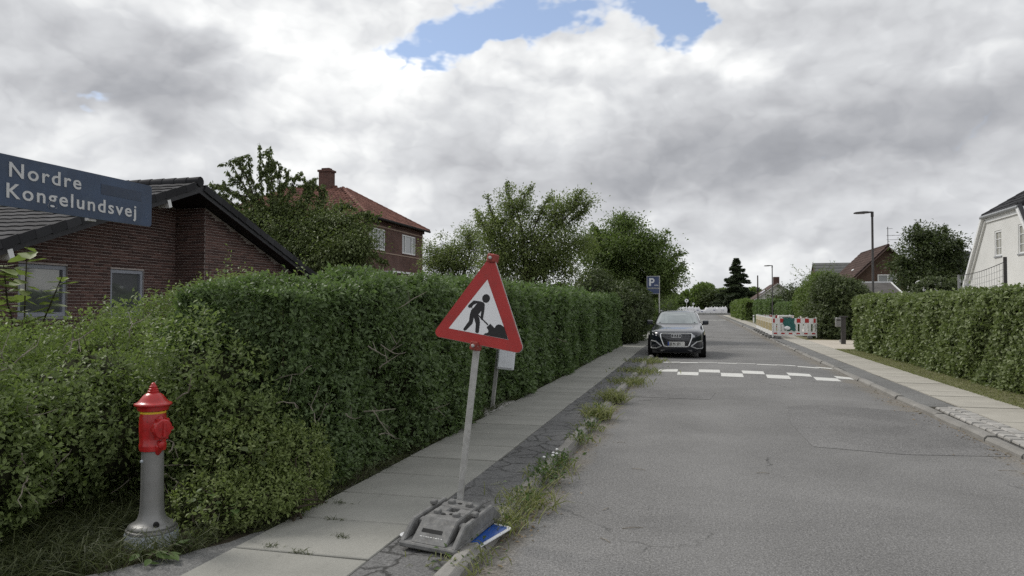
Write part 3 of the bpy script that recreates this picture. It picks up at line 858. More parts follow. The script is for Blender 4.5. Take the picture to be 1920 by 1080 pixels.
def shrub(name, label, loc, lobes, leafL, leafW, mat, dens, k=6, group=None, seed=3, shootlen=0.16, up=0.5, sprigs=(), core=True, cat='shrub', twigs=0, amp=0.12, stemmat='twig'):
    rng = np.random.default_rng(seed)
    root = thing(name, loc, label, cat, group)
    P, Nn = ellipsoid_shoots(lobes, dens / k, rng)
    fn = FieldNoise(rng, 2.0, 8.0)
    P = P + Nn * (fn(P) * amp)[:, None]
    n = len(P)
    length = shootlen * rng.uniform(0.5, 1.5, n)
    D = unit(Nn * 0.7 + np.array([0, 0, up]) + rng.normal(size=(n, 3)) * 0.55)
    res = [list(shoots_to_leaves(P - D * (length * 0.5)[:, None], D, unit(Nn + np.array([0, 0, .6])), length, np.full(n, leafL), leafW, k, rng))]
    m = MB()
    for (b, tip, kk) in sprigs:                      # long free shoots: (base, tip, pairs of leaves)
        b = np.array(b, float); tip = np.array(tip, float)
        d = tip - b; L = np.linalg.norm(d)
        res.append(list(shoots_to_leaves(b[None], d[None], np.array([[0, 0, 1.0]]), np.array([L]), np.array([leafL * 1.15]), leafW * 1.1, kk, rng)))
        m.tube([b, (b + tip) / 2 + np.array([0.01, 0, 0.01]), tip], [0.006, 0.004, 0.002], 4)
    cat_ = [np.concatenate([r[i] for r in res]) for i in range(6)]
    keep = cat_[0][:, 2] > 0.01
    leaf_object('leaves', *[c[keep] for c in cat_[:5]], mat, root, rng=rng, tint=cat_[5][keep])
    tg = []
    for c, rad in lobes:
        for _ in range(max(4, int(rad[0] * 8))):
            u = unit(rng.normal(size=(1, 3)))[0]; u[2] = abs(u[2])
            tg.append(np.array(c) + u * np.array(rad) * 0.85)
    base = lambda t: (t[0] * 0.45 + rng.normal() * 0.08, t[1] * 0.45 + rng.normal() * 0.08, 0.0)
    stem_tubes(m, rng, base, tg, 0.013, 0.004)
    m.build('stems', stemmat, root)
    if twigs:
        for _ in range(twigs):
            c, rad = lobes[rng.integers(len(lobes))]
            u = unit(rng.normal(size=(1, 3)))[0]
            if u @ np.array([0.75, -0.65, 0]) < 0: u[:2] *= -1
            p = np.array(c) + u * np.array(rad) * 0.96
            p[2] = max(0.1, p[2])
            m2 = MB()
            path = [Vector(p)]
            d = Vector(unit(np.array([[0.8, -0.5, 0.2]]) + rng.normal(size=(1, 3)) * 0.7)[0])
            for i in range(5):
                d = (d + Vector(rng.normal(size=3)) * 0.35).normalized()
                path.append(path[-1] + d * rng.uniform(0.04, 0.10))
            m2.tube(path, [0.006, 0.006, 0.005, 0.004, 0.003, 0.002], 5)
            q = path[2]
            d2 = (d + Vector(rng.normal(size=3)) * 0.8).normalized()
            m2.tube([q, q + d2 * 0.09, q + d2 * 0.17 + Vector((0, 0, .02))], [0.004, 0.003, 0.002], 4)
            m2.build('bare_twig', 'dry_twig', root)
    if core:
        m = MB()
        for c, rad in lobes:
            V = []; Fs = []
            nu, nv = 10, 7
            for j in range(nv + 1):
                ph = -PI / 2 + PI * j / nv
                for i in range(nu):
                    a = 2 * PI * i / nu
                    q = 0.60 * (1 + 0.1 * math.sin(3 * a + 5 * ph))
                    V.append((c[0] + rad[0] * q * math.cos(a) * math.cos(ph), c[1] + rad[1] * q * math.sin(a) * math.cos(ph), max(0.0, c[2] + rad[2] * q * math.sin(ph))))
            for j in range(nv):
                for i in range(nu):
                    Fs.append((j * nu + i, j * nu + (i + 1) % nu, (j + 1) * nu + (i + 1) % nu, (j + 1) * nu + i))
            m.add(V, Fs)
        m.build('inner_branches', 'hedge_inside', root, smooth=True)  # solid dark lumps added inside the leaves to stop light passing through
    return root
def tree(name, label, base, fork, tr, lobes, mat, leafL, leafW, clumps, per, cr, branches=(), bl=60, group=None, seed=5, droop=0.25, cat='tree', limb=0.035, surf=0.5, vary=0.4):
    """lobes: list of (centre, radii) relative to base; clumps per lobe spread through its volume"""
    rng = np.random.default_rng(seed)
    root = thing(name, base, label, cat, group)
    fork = Vector(fork)
    m = MB()
    mid = fork * 0.5 + Vector((rng.normal() * .06, rng.normal() * .06, 0))
    m.tube([(0, 0, -0.1), (0, 0, 0.15), mid, fork, fork * 1.25], [tr * 1.5, tr * 1.1, tr * 0.9, tr * 0.72, tr * 0.4], 9)
    m.build('trunk', 'bark', root, smooth=True)
    m = MB()
    P, D, N, Tt = [], [], [], []
    for c, rad in lobes:
        c = np.array(c, float); rad = np.array(rad, float)
        nc = int(clumps * (rad[0] * rad[1] * rad[2]) ** (2 / 3))
        u = unit(rng.normal(size=(nc, 3)))
        rr = rng.random(nc) ** surf
        C = c + u * rad * rr[:, None]
        main = Vector(c)
        stem_tubes(m, rng, fork, [main], tr * 0.5, limb * 0.8, 0.15, 6)
        for i in range(nc):
            if i % 2 == 0:
                stem_tubes(m, rng, main if rng.random() < .75 else fork, [C[i]], limb * 0.55, 0.006, 0.12, 4)
        sz = cr * rng.uniform(1 - vary, 1 + vary, nc)
        cnt = np.maximum(4, per * (sz / cr) ** 2).astype(int)
        idx = np.repeat(np.arange(nc), cnt)
        q = rng.normal(size=(len(idx), 3)) * 0.55
        p = C[idx] + q * sz[idx][:, None] * np.array([1.15, 1.15, 0.75])
        P.append(p)
        D.append(q * 0.7 + (u * rad)[idx] * 0.25 + np.array([0, 0, -droop]) + rng.normal(size=(len(idx), 3)) * 0.5)
        N.append(np.array([0, 0, 0.9]) + q * 0.5 + rng.normal(size=(len(idx), 3)) * 0.5)
        Tt.append(np.clip(rng.random(nc)[idx] * 0.45 + rng.random(len(idx)) * 0.55, 0, 1))
    side = []
    for path, spread in branches:
        pts = [np.array(p, float) for p in path]
        for _ in range(int(3 + 4 * sum(np.linalg.norm(b - a) for a, b in zip(pts, pts[1:])))):
            f = rng.uniform(.15, .95) * (len(pts) - 1); i = min(int(f), len(pts) - 2)
            p = pts[i] + (pts[i + 1] - pts[i]) * (f - i)
            d = unit((pts[i + 1] - pts[i])[None])[0] * .5 + rng.normal(size=3) * .55
            L = rng.uniform(.16, .42) * (1.15 - .6 * f / (len(pts) - 1))
            q1 = p + d * L * .6; q2 = p + d * L + np.array([0, 0, -.10 * L - .03])
            side.append(([p, q1, q2], spread * .7))
    for path, spread in list(branches) + side:
        pts = [np.array(p, float) for p in path]
        segs = [np.linalg.norm(b - a) for a, b in zip(pts, pts[1:])]
        tot = sum(segs)
        th = limb if len(pts) > 3 or sum(segs) > .8 else .008
        m.tube(pts, [th * (1 - 0.85 * i / (len(pts) - 1)) for i in range(len(pts))], 5)
        n = int(bl * tot)
        t = np.sort(rng.uniform(0.12, 1.0, n)) * tot
        cs = np.concatenate([[0], np.cumsum(segs)])
        pos = np.stack([np.interp(t, cs, [p[i] for p in pts]) for i in range(3)], 1)
        w = spread * (1.0 - 0.55 * (t / tot))
        clus = np.sin(t * 17 + rng.uniform(0, 6)) * 0.3 + 0.85
        q = rng.normal(size=(n, 3)) * (w * clus)[:, None]
        P.append(pos + q - np.array([0, 0, 0.03]))
        D.append(q * 3 + np.array([0, 0, -droop * 1.4]) + rng.normal(size=(n, 3)) * 0.45)
        N.append(np.array([0, 0, 0.6]) + rng.normal(size=(n, 3)) * 0.6)
        Tt.append(rng.random(n))
    m.build('branches', 'bark', root)
    P, D, N, Tt = [np.concatenate(a) for a in (P, D, N, Tt)]
    ok = P[:, 2] > 0.02
    n = int(ok.sum())
    L = leafL * rng.uniform(0.65, 1.3, n)
    leaf_object('crown', P[ok], D[ok], N[ok], L, L * leafW / leafL, mat, root, rng=rng, tint=Tt[ok])
    return root
def rel(px, py, Y, base):
    return tuple(at(px, py, Y) - Vector(base))

# ---- clipped hedges
hedge('privet_hedge', 'long clipped privet hedge running beside the left sidewalk behind the roadworks sign', -2.97, 1, 5.45, 29.0, 1.25, 1.93, 0.047, 0.025, 'privet_leaf', 5300, ref=5.8, maxsc=2.6, amp=0.062, amp_near=1.5, seed=21, sprig=0.07, deform=hedge_end, core_start=0.9, twigs=11, inset=0.25)
hedge('hornbeam_hedge', 'clipped broad-leaved hedge beside the right sidewalk, in front of the white house', 5.55, -1, 8.5, 29.3, 1.2, 1.84, 0.075, 0.047, 'hornbeam_leaf', 3300, ref=14.0, maxsc=2.0, amp=0.06, seed=22, far_end=True, near_end=False, sprig=0.03, shootlen=0.14)
hedge('garden_hedge', 'narrow pale green clipped hedge behind the red and white barriers', 5.75, -1, 49.5, 60.0, 1.0, 1.75, 0.13, 0.08, 'privet_leaf', 900, ref=60, seed=23, amp=0.06, cat='hedge')
hedge('garden_hedge', 'clipped hedge right of the road with a dark gap before it, second farthest', 5.6, -1, 62.5, 79.0, 1.1, 1.95, 0.15, 0.09, 'privet_leaf', 700, ref=60, seed=24, amp=0.10)
hedge('garden_hedge', 'farthest clipped hedge on the right, near the white bulk bags', 4.9, -1, 83.0, 112.0, 1.1, 2.1, 0.18, 0.11, 'tree_leaf', 480, ref=60, seed=25, amp=0.12)
# ---- untrimmed shrubs left of the hedge, behind the hydrant
WL, WW = 0.050, 0.025
sg = [((-.4 + .045 * i, .3 * math.sin(i * 2.1), 1.15 + .1 * math.sin(i)), (-.55 + .05 * i + random.uniform(-.12, .12), .25 * math.sin(i * 1.3), 1.72 + random.uniform(-.12, .16)), 16) for i in range(26)]
shrub('wild_shrub', 'tall untrimmed privet shrub between the fire hydrant and the clipped hedge', (-3.95, 5.75, 0.05),
      [((0, 0, 0.95), (0.80, 1.0, 0.70)), ((0.22, -0.30, 0.55), (0.60, 0.75, 0.58)), ((-0.5, 0.35, 1.0), (0.65, 0.7, 0.6)), ((0.25, 0.3, 1.05), (0.6, 0.8, 0.62))],
      WL, WW, 'wild_leaf', 2100, seed=31, sprigs=sg, twigs=26, amp=0.16)
shrub('wild_shrub', 'low bright green shrub spilling over the sidewalk edge right of the hydrant', (-3.05, 4.95, 0.05),
      [((0, 0, 0.16), (0.30, 0.36, 0.24)), ((-0.25, -0.28, 0.12), (0.26, 0.26, 0.17)), ((0.0, 0.38, 0.3), (0.20, 0.34, 0.34)), ((-.3, .1, .35), (.25, .3, .3))], 0.034, 0.019, 'fresh_leaf', 3600, seed=32, core=False, amp=0.06, shootlen=0.12)
sg = [((-.5 + .2 * i, .2 * math.sin(i * 2.1), .9), (-.6 + .24 * i + random.uniform(-.1, .1), .3 * math.sin(i * 1.3), 1.42 + random.uniform(-.08, .12)), 14) for i in range(6)]
shrub('wild_shrub', 'loose yellowish green shrub directly behind the fire hydrant', (-4.95, 5.15, 0.05),
      [((0, 0, 0.72), (0.8, 0.85, 0.72)), ((0.35, -0.25, 0.55), (0.6, 0.6, 0.55)), ((-.45, .5, 0.85), (0.7, 0.7, 0.62))], WL, WW, 'wild_leaf', 2000, seed=33, sprigs=sg, twigs=24, amp=0.18)
shrub('wild_shrub', 'spreading shrub full of bare grey twigs at the left edge, under the street sign', (-5.15, 3.75, 0.05),
      [((0, 0.1, 0.70), (0.75, 0.8, 0.72)), ((0.42, 0.15, 0.45), (0.55, 0.55, 0.45)), ((-.6, .6, 0.85), (0.8, 0.8, 0.66))], WL, WW, 'wild_leaf', 1900, seed=34, twigs=34, amp=0.18)
shrub('wild_shrub', 'shrub in front of the two brick bungalow windows', (-6.6, 6.2, 0.05),
      [((0, 0, 0.85), (1.0, 1.1, 0.68)), ((-1.1, -.8, 0.9), (1.0, 1.0, 0.68)), ((0.3, 1.3, 0.9), (0.9, 0.9, 0.75))], 0.06, 0.03, 'wild_leaf', 1300, seed=35, amp=0.14, shootlen=0.2)
sg = [((.2 * math.cos(i), -.8 + .25 * i, 1.5), (.3 * math.cos(i), -.85 + .27 * i, 2.05 + random.uniform(-.12, .28)), 14) for i in range(12)]
shrub('wild_shrub', 'upright leafy shrub below the bungalow gable, behind the clipped hedge', (-5.6, 8.4, 0.05),
      [((0, 0, 1.0), (0.95, 1.3, 0.92)), ((0.2, 1.5, 1.0), (0.9, 1.1, 0.88)), ((-.2, 3.1, 1.05), (.9, 1.2, .9))], 0.055, 0.026, 'wild_leaf', 1500, seed=36, sprigs=sg, amp=0.12, shootlen=0.22)
shrub('wild_shrub', 'dense shrub under the overhanging tree just beyond the end of the left hedge', (-3.0, 31.8, 0.05),
      [((0, 0, 1.3), (0.95, 2.2, 1.35)), ((0.25, 2.6, 1.2), (0.75, 1.8, 1.3)), ((-1.3, 0.5, 1.6), (1.0, 2, 1.4))], 0.12, 0.07, 'dark_leaf', 620, seed=37, amp=0.14, shootlen=0.3)
# ---- trees, left
b = (-11.9, 25.0, 0.05)
lob = [(px, py, Y, rx, ry, rz) for px, py, Y, rx, ry, rz in
       [(560, 445, 25, 1.7, 1.4, 1.1), (505, 450, 25, 1.0, 1.0, 0.7), (620, 430, 25, 1.3, 1.2, 1.0), (640, 480, 24.5, 1.4, 1.2, 0.9), (565, 490, 24.5, 1.7, 1.3, 0.9), (670, 460, 24.5, .9, .9, .7), (480, 405, 25, .6, .6, .5), (520, 395, 25.3, .7, .7, .5), (562, 400, 25.3, .7, .7, .5), (605, 415, 25, .8, .8, .5), (445, 425, 25.5, .5, .6, .4)]]
lobes = [(rel(px, py, Y, b), (rx, ry, rz)) for px, py, Y, rx, ry, rz in lob]
def br(*pts):
    out = []
    for q in pts:
        out.append(rel(q[0], q[1], q[2] if len(q) > 2 else 25, b))
    return out
brs = [(br((510, 470), (492, 380), (488, 320), (487, 268)), .13), (br((500, 430), (478, 355), (468, 320), (466, 290)), .10), (br((520, 440), (508, 360), (500, 318), (506, 295)), .11),
       (br((500, 420), (455, 368), (425, 352), (400, 344)), .12), (br((500, 440), (440, 400), (410, 372), (393, 342)), .12), (br((490, 400), (450, 335), (430, 300), (468, 288)), .08),
       (br((530, 440), (540, 370), (552, 335), (566, 320)), .11), (br((510, 420), (525, 350), (545, 330)), .10), (br((560, 430), (575, 370), (580, 345), (568, 330)), .1), (br((500, 400), (465, 360), (440, 340), (425, 318)), .10),
       (br((590, 420), (600, 385), (612, 372)), .12), (br((480, 380), (462, 330), (448, 305), (458, 296)), .10), (br((500, 360), (518, 320), (512, 300)), .09), (br((485, 340), (505, 300), (500, 280)), .08), (br((470, 370), (435, 362), (420, 345)), .11), (br((460, 400), (425, 372), (408, 362)), .11), (br((560, 400), (590, 350), (585, 335)), .09), (br((620, 410), (645, 380), (660, 385)), .11), (br((640, 420), (680, 395), (690, 405)), .11), (br((480, 440), (430, 425), (405, 400), (400, 380)), .13), (br((480, 420), (460, 385), (415, 385)), .13),
       (br((620, 440), (670, 425), (700, 425)), .13), (br((620, 470), (670, 462), (705, 478)), .15), (br((610, 450), (665, 445), (690, 452)), .15), (br((600, 490), (660, 490), (690, 498)), .15)]
tree('cherry_tree', 'cherry tree with long drooping leafy leaders between the bungalow and the red-roofed house', b, (0, 0, 2.6), 0.14, lobes, 'cherry_leaf', 0.115, 0.055, 44, 78, 0.36, [(p_, s_ * .52) for p_, s_ in brs] + [([Vector(q) + Vector((.25, .4, -.2)) for q in p_], s_ * .45) for p_, s_ in brs[::2]], 95, seed=41, droop=0.7)
b = (-6.3, 27.5, 0.05)
lob = [(1000, 455, 27.5, 1.8, 1.5, 1.1), (935, 420, 27.5, .85, 1.0, .95), (965, 385, 27.5, .8, .9, .75), (1045, 405, 27.5, .85, .9, .7), (1085, 385, 27.5, .5, .6, .45), (940, 480, 27.5, 1.1, 1.2, .9), (1060, 470, 28, 1.2, 1.1, .9), (1000, 510, 27.5, 2.0, 1.4, .8)]
lobes = [(rel(px, py, Y, b), (rx, ry, rz)) for px, py, Y, rx, ry, rz in lob]
brs = [(br((960, 430, 27.5), (955, 380, 27.5), (952, 338, 27.5)), .10), (br((970, 400, 27.5), (985, 365, 27.5), (1000, 345, 27.5)), .10), (br((1000, 430, 27.5), (1020, 385, 27.5), (1035, 358, 27.5)), .1), (br((1030, 420, 27.5), (1075, 385, 27.5), (1090, 358, 27.5)), .10), (br((1050, 430, 27.5), (1095, 395, 27.5), (1108, 372, 27.5)), .10), (br((935, 430, 27.5), (918, 390, 27.5), (915, 365, 27.5)), .10), (br((920, 440, 27.5), (902, 415, 27.5), (898, 395, 27.5)), .1)]
tree('apple_tree', 'apple tree with open airy crown rising behind the roadworks sign', b, (0.1, 0, 2.2), 0.15, lobes, 'apple_leaf', 0.088, 0.050, 48, 85, 0.29, brs, 130, seed=42, droop=0.15)
b = (-10.3, 31.0, 0.05)
lobes = [(rel(px, py, Y, b), r) for px, py, Y, r in [(845, 470, 31, (1.3, 1.2, .85)), (885, 450, 31, (.8, .9, .7)), (815, 485, 31, (.8, .9, .6)), (870, 500, 31, (1.6, 1.2, .7))]]
tree('fruit_tree', 'small sparse fruit tree right of the red-roofed brick house', b, (0, 0, 1.6), 0.09, lobes, 'apple_leaf', 0.09, 0.05, 46, 75, 0.30, seed=43, droop=0.15)
b = (-3.6, 35.0, 0.05)
lob = [(1165, 480, 35, 1.7, 1.6, 1.35), (1170, 425, 35, .8, .9, .65), (1230, 500, 35, 1.25, 1.3, 1.0), (1125, 470, 35, 1.1, 1.2, 1.0), (1245, 530, 35, .9, 1.1, .65), (1150, 530, 35, 1.8, 1.4, .8), (1205, 455, 35, .8, .9, .7), (1215, 545, 35.5, 1.0, 1.0, .5)]
lobes = [(rel(px, py, Y, b), (rx, ry, rz)) for px, py, Y, rx, ry, rz in lob]
brs = [(br((1170, 440, 35), (1168, 410, 35), (1170, 394, 35)), .12), (br((1240, 500, 35), (1270, 478, 35), (1278, 470, 35)), .13), (br((1220, 470, 35), (1245, 448, 35), (1250, 432, 35)), .12), (br((1250, 520, 35), (1278, 500, 35), (1283, 488, 35)), .12), (br((1130, 450, 35), (1118, 432, 35), (1110, 420, 35)), .12)]
tree('broadleaf_tree', 'dense green tree overhanging the sidewalk above the parking sign', b, (0.3, 0, 2.3), 0.17, lobes, 'tree_leaf', 0.115, 0.068, 46, 105, 0.37, brs, 100, seed=44, droop=0.3)
# ---- right side
b = (6.9, 40.5, 0.05)
shrub('wild_shrub', 'big dark rounded evergreen bush behind the letterbox post', (6.6, 39.2, 0.05),
      [((0, 0, 1.35), (1.05, 2.1, 1.45)), ((0.9, -0.2, 1.2), (1.0, 1.7, 1.3)), ((-.1, 1.6, 1.5), (1.0, 1.9, 1.5)), ((.1, -.3, 2.25), (1.15, 1.7, .75)), ((-.2, -.5, .8), (.9, 1.6, .9))], 0.13, 0.08, 'dark_leaf', 700, seed=51, amp=0.13, shootlen=0.3)
sg = [((.3 * math.cos(i * 2.2), -2.2 + .35 * i, 2.9), (.9 * math.cos(i * 2.2) - .3, -2.4 + .38 * i, 3.75 + random.uniform(-.35, .4)), 14) for i in range(14)]
shrub('wild_shrub', 'loose overgrown hedge with arching rose shoots behind the barriers', (6.6, 45.3, 0.05),
      [((0, 0, 1.6), (1.0, 2.4, 1.75)), ((0.2, -2.2, 1.6), (0.9, 1.7, 1.75)), ((0.1, 2.4, 1.3), (1.0, 2.0, 1.5))], 0.13, 0.065, 'tree_leaf', 620, seed=52, amp=0.16, shootlen=0.32, sprigs=sg)
b = (12.2, 47.0, 0.05)
lob = [(1735, 480, 47, 1.5, 1.4, 1.1), (1725, 440, 47, .8, .9, .75), (1765, 460, 47, .9, 1.0, .8), (1700, 500, 47, .9, 1.0, .7), (1780, 500, 47, .9, 1.0, .8), (1735, 525, 46.5, 2.0, 1.5, .7), (1795, 470, 47, .35, .4, .3)]
lobes = [(rel(px, py, Y, b), (rx, ry, rz)) for px, py, Y, rx, ry, rz in lob]
brs = [(br((1730, 450, 47), (1722, 428, 47), (1722, 413, 47)), .16), (br((1765, 470, 47), (1792, 465, 47), (1804, 452, 47)), .14), (br((1770, 450, 47), (1772, 432, 47), (1768, 425, 47)), .15)]
tree('rowan_tree', 'dark bushy tree between the brown gable house and the white house', b, (0, 0, 1.9), 0.14, lobes, 'dark_leaf', 0.16, 0.09, 36, 70, 0.42, brs, 80, seed=53)
for i, (dx, dy) in enumerate(((0, 0), (1.6, .6))):
    shrub('flowering_shrub', ['shrub with white flower heads below the dark bushy tree', 'low shrub with white flower heads at the corner of the white house'][i], (10.9 + dx * .9, 40.0 + dy, 0.05), [((0, 0, 1.5), (1.1, 1.1, 1.45)), ((.3, -.3, 2.0), (.8, .8, .95))], 0.12, 0.07, 'dark_leaf', 560, seed=55 + i, group='white flowered shrubs', core=True)
# white flower heads on those shrubs
for o in [q for q in COL.objects if q.name.startswith('flowering_shrub')]:
    rng = np.random.default_rng(len(o.name))
    for i in range(14):
        a = rng.uniform(-2.6, -0.4); e = rng.uniform(-.2, 1.1)
        m = MB()
        for q in range(7):
            c = Vector((1.05 * math.cos(a) * math.cos(e), 1.15 * math.sin(a) * math.cos(e), 1.75 + 1.15 * math.sin(e))) + Vector(rng.normal(size=3)) * 0.05
            m.lathe([(0.01, -.03), (.045, -.015), (.045, .015), (.01, .03)], 6, c, (rng.uniform(0, 2), rng.uniform(0, 2), 0))
        m.build('flower_head', 'white_paint', o)
# conifer
def conifer(name, label, base, H, Rb, seed):
    rng = np.random.default_rng(seed)
    root = thing(name, base, label, 'tree')
    m = MB(); m.tube([(0, 0, -.1), (0, 0, H * .5), (0, 0, H)], [Rb * .07, Rb * .045, .01], 8); m.build('trunk', 'bark', root, smooth=True)
    m = MB(); P = []; D = []; N = []
    z = 0.35
    while z < H - 0.1:
        f = z / H
        nb = int(9 - 4 * f)
        for i in range(nb):
            a = rng.uniform(0, 2 * PI)
            L = Rb * (1 - f) ** 0.9 * rng.uniform(.5, 1.12) + 0.12
            d = np.array([math.cos(a), math.sin(a), 0.0])
            tip = d * L + np.array([0, 0, z - 0.18 * L + 0.1 * f])
            m.tube([(0, 0, z), tuple(d * L * .5 + np.array([0, 0, z - .14 * L])), tuple(tip)], [.02, .014, .006], 4)
            n = int(120 * L) + 20
            t = rng.uniform(.12, 1, n)
            s = np.array([-d[1], d[0], 0])
            off = rng.uniform(-1, 1, n) * (0.34 * L * (1.05 - t) + .06)
            p = np.array([0, 0, z]) * (1 - t)[:, None] + tip * t[:, None] + s * off[:, None] - np.array([0, 0, 1]) * (abs(off) * .35 + rng.random(n) * .09)[:, None]
            P.append(p); D.append(d * .6 + s * np.sign(off)[:, None] * .6 + rng.normal(size=(n, 3)) * .3 + np.array([0, 0, -.3])); N.append(np.array([0, 0, 1.0]) + rng.normal(size=(n, 3)) * .3)
        z += rng.uniform(.24, .40)
    m.build('branches', 'bark', root)
    P, D, N = [np.concatenate(a) for a in (P, D, N)]
    leaf_object('crown', P, D, N, 0.42, 0.17, 'spruce_needle', root, rng=rng)
    return root
conifer('spruce_tree', 'dark pointed spruce standing at the far end of the street', (6.9, 141, 0.05), 10.3, 5.2, 61)
b = (3.4, 150.0, 0.05)
tree('broadleaf_tree', 'rounded dark tree left of the pointed spruce at the far end', b, (0, 0, 1.2), .14, [((0, 0, 2.7), (2.1, 2.2, 2.0)), ((1.8, 0, 2.2), (1.8, 1.8, 1.8))], 'dark_leaf', .40, .24, 26, 50, .7, seed=62)
b = (8.6, 72.0, 0.05)
tree('broadleaf_tree', 'low bushy tree behind the far hedges, below the second lamp', b, (0, 0, 1.5), .12, [((0, 0, 2.3), (1.6, 1.6, 1.2)), ((-1.2, 1, 1.9), (1.2, 1.2, 1.0)), ((1.5, -1, 2.2), (1.3, 1.2, 1.0))], 'dark_leaf', .2, .12, 30, 60, .5, seed=63)
# left side beyond the car: a row of small trees and the far wood
for i, (x, y, h, lb) in enumerate(((-3.6, 48, 3.0, 'bushy tree behind the parking sign, nearest of the far left row'), (-3.9, 66, 3.3, 'second bushy tree of the row along the far left sidewalk'), (-3.8, 90, 3.6, 'third bushy tree of the row along the far left sidewalk'), (-4.6, 112, 4.0, 'last bushy tree of the far left row, beside the white bags'))):
    tree('garden_tree', lb, (x, y, .05), (0, 0, 1.0), .10, [((0, 0, h * .45), (1.3, 2.4, h * .42)), ((-.4, 3, h * .42), (1.1, 2.4, h * .4)), ((-.2, -2.6, h * .4), (1.1, 2, h * .38))], ['tree_leaf', 'dark_leaf'][i % 2], .2 + .03 * i, .13, 26, 60, .5, seed=70 + i)
rngf = np.random.default_rng(80)
lob = []
for i in range(46):
    x = -30 + i * 1.7 + rngf.normal() * .6
    h = 4.2 + 1.2 * math.sin(i * 1.1) + 0.8 * math.sin(i * .37 + 1)
    lob.append(((x, 152 + rngf.uniform(-2, 6), h * .52), (2.0, 2.0, h * .5)))
P, Nn = ellipsoid_shoots(lob, 26, rngf, .5)
D = unit(Nn + rngf.normal(size=P.shape) * .6)
wood = leaf_object('far_wood', P, D, unit(Nn + rngf.normal(size=P.shape) * .5),   .62, .42, 'tree_leaf', None, rng=rngf)  # lighter leaf colour stands in for distance haze on these trees
tag(wood, 'dark wood closing the far end of the street', 'wood', kind='stuff')
# ================================================================== BUILDINGS
def window(parent, plane, c0, c1, z0, z1, pos, out, frame_mat, pane_mat, fw=0.06, mull=(), bars=(), depth=0.08, name='window', sill=None):
    """window in a wall plane x=pos ('x') running along y, or y=pos ('y') running along x; out=+1/-1 outward sense"""
    def P(u, z, d):
        return (pos + out * d, u, z) if plane == 'x' else (u, pos + out * d, z)
    def bar(m, ua, ub, za, zb, da, db):
        c = P((ua + ub) / 2, (za + zb) / 2, (da + db) / 2)
        s = (abs(db - da), ub - ua, zb - za) if plane == 'x' else (ub - ua, abs(db - da), zb - za)
        m.box(c, s)
    f = MB()
    bar(f, c0, c1, z0, z0 + fw, -depth, 0); bar(f, c0, c1, z1 - fw, z1, -depth, 0)
    bar(f, c0, c0 + fw, z0 + fw, z1 - fw, -depth, 0); bar(f, c1 - fw, c1, z0 + fw, z1 - fw, -depth, 0)
    w = f.build(name, frame_mat, parent)
    for q in mull:
        f = MB(); bar(f, q - fw / 2, q + fw / 2, z0 + fw, z1 - fw, -depth * .9, -.006); f.build('mullion', frame_mat, w)
    edges = [c0 + fw] + [e for q in mull for e in (q - fw / 2, q + fw / 2)] + [c1 - fw]
    for a, b in zip(edges[::2], edges[1::2]):
        f = MB(); bar(f, a, b, z0 + fw, z1 - fw, -depth * .8, -depth * .55); f.build('pane', pane_mat, w)
    for q in bars:
        f = MB()
        if q[0] == 'h': bar(f, c0 + fw, c1 - fw, q[1] - .012, q[1] + .012, -depth * .54, -.02)
        else: bar(f, q[1] - .012, q[1] + .012, z0 + fw, z1 - fw, -depth * .54, -.024)
        f.build('glazing_bar', frame_mat, w)
    if sill:
        f = MB(); bar(f, c0 - .04, c1 + .04, z0 - .06, z0 - .004, -.02, .06); f.build('sill', sill, w)
    return w
def wall_x(m, X, splits, holes, top, z0=0.0):
    """wall in the plane x=X along y, with rectangular holes (ya,yb,za,zb); top(y) gives the height"""
    us = sorted(set(splits + [h[0] for h in holes] + [h[1] for h in holes]))
    for a, b in zip(us, us[1:]):
        hs = [h for h in holes if h[0] <= a + 1e-6 and h[1] >= b - 1e-6]
        if hs:
            h = hs[0]
            m.add([(X, a, z0), (X, b, z0), (X, b, h[2]), (X, a, h[2])], [(0, 1, 2, 3)])
            m.add([(X, a, h[3]), (X, b, h[3]), (X, b, top(b)), (X, a, top(a))], [(0, 1, 2, 3)])
        else:
            m.add([(X, a, z0), (X, b, z0), (X, b, top(b)), (X, a, top(a))], [(0, 1, 2, 3)])

# ---- brick bungalow on the left: gable to the street (faces +X), stepped forward on its right half
bung = thing('brick_bungalow', (-15.5, 14.9, 0), 'dark brick bungalow with black tiled gable roof behind the shrubs on the left', 'house')
B0 = Vector((-15.5, 14.9, 0))
RY, RZ, SL = 14.9, 4.34, 0.355          # ridge position, underside height of ridge, pitch
YE0, YE1 = 8.6, 21.2                    # eaves
XO, XB = -11.25, -19.5
rt = lambda y: RZ - SL * abs(y - RY)    # roof underside
WX1, WX2, YS = -12.5, -11.65, 15.7
holes = [(11.35, 12.49, 1.43, 2.46), (13.63, 14.65, 1.43, 2.46)]
m = MB()
wall_x(m, WX1, [9.1, RY, YS], holes, lambda y: rt(y) - .02)
wall_x(m, WX2, [YS, 20.7], [], lambda y: rt(y) - .02)
m.add([(WX1, YS, 0), (WX2, YS, 0), (WX2, YS, rt(YS) - .02), (WX1, YS, rt(YS) - .02)], [(0, 1, 2, 3)])
m.add([(WX1, 9.1, 0), (XB, 9.1, 0), (XB, 9.1, rt(9.1)), (WX1, 9.1, rt(9.1))], [(0, 1, 2, 3)])
m.add([(WX2, 20.7, 0), (XB, 20.7, 0), (XB, 20.7, rt(20.7)), (WX2, 20.7, rt(20.7))], [(0, 1, 2, 3)])
m.add([(XB, 9.1, 0), (XB, 20.7, 0), (XB, 20.7, rt(20.7)), (XB, RY, rt(RY)), (XB, 9.1, rt(9.1))], [(0, 1, 2, 3, 4)])
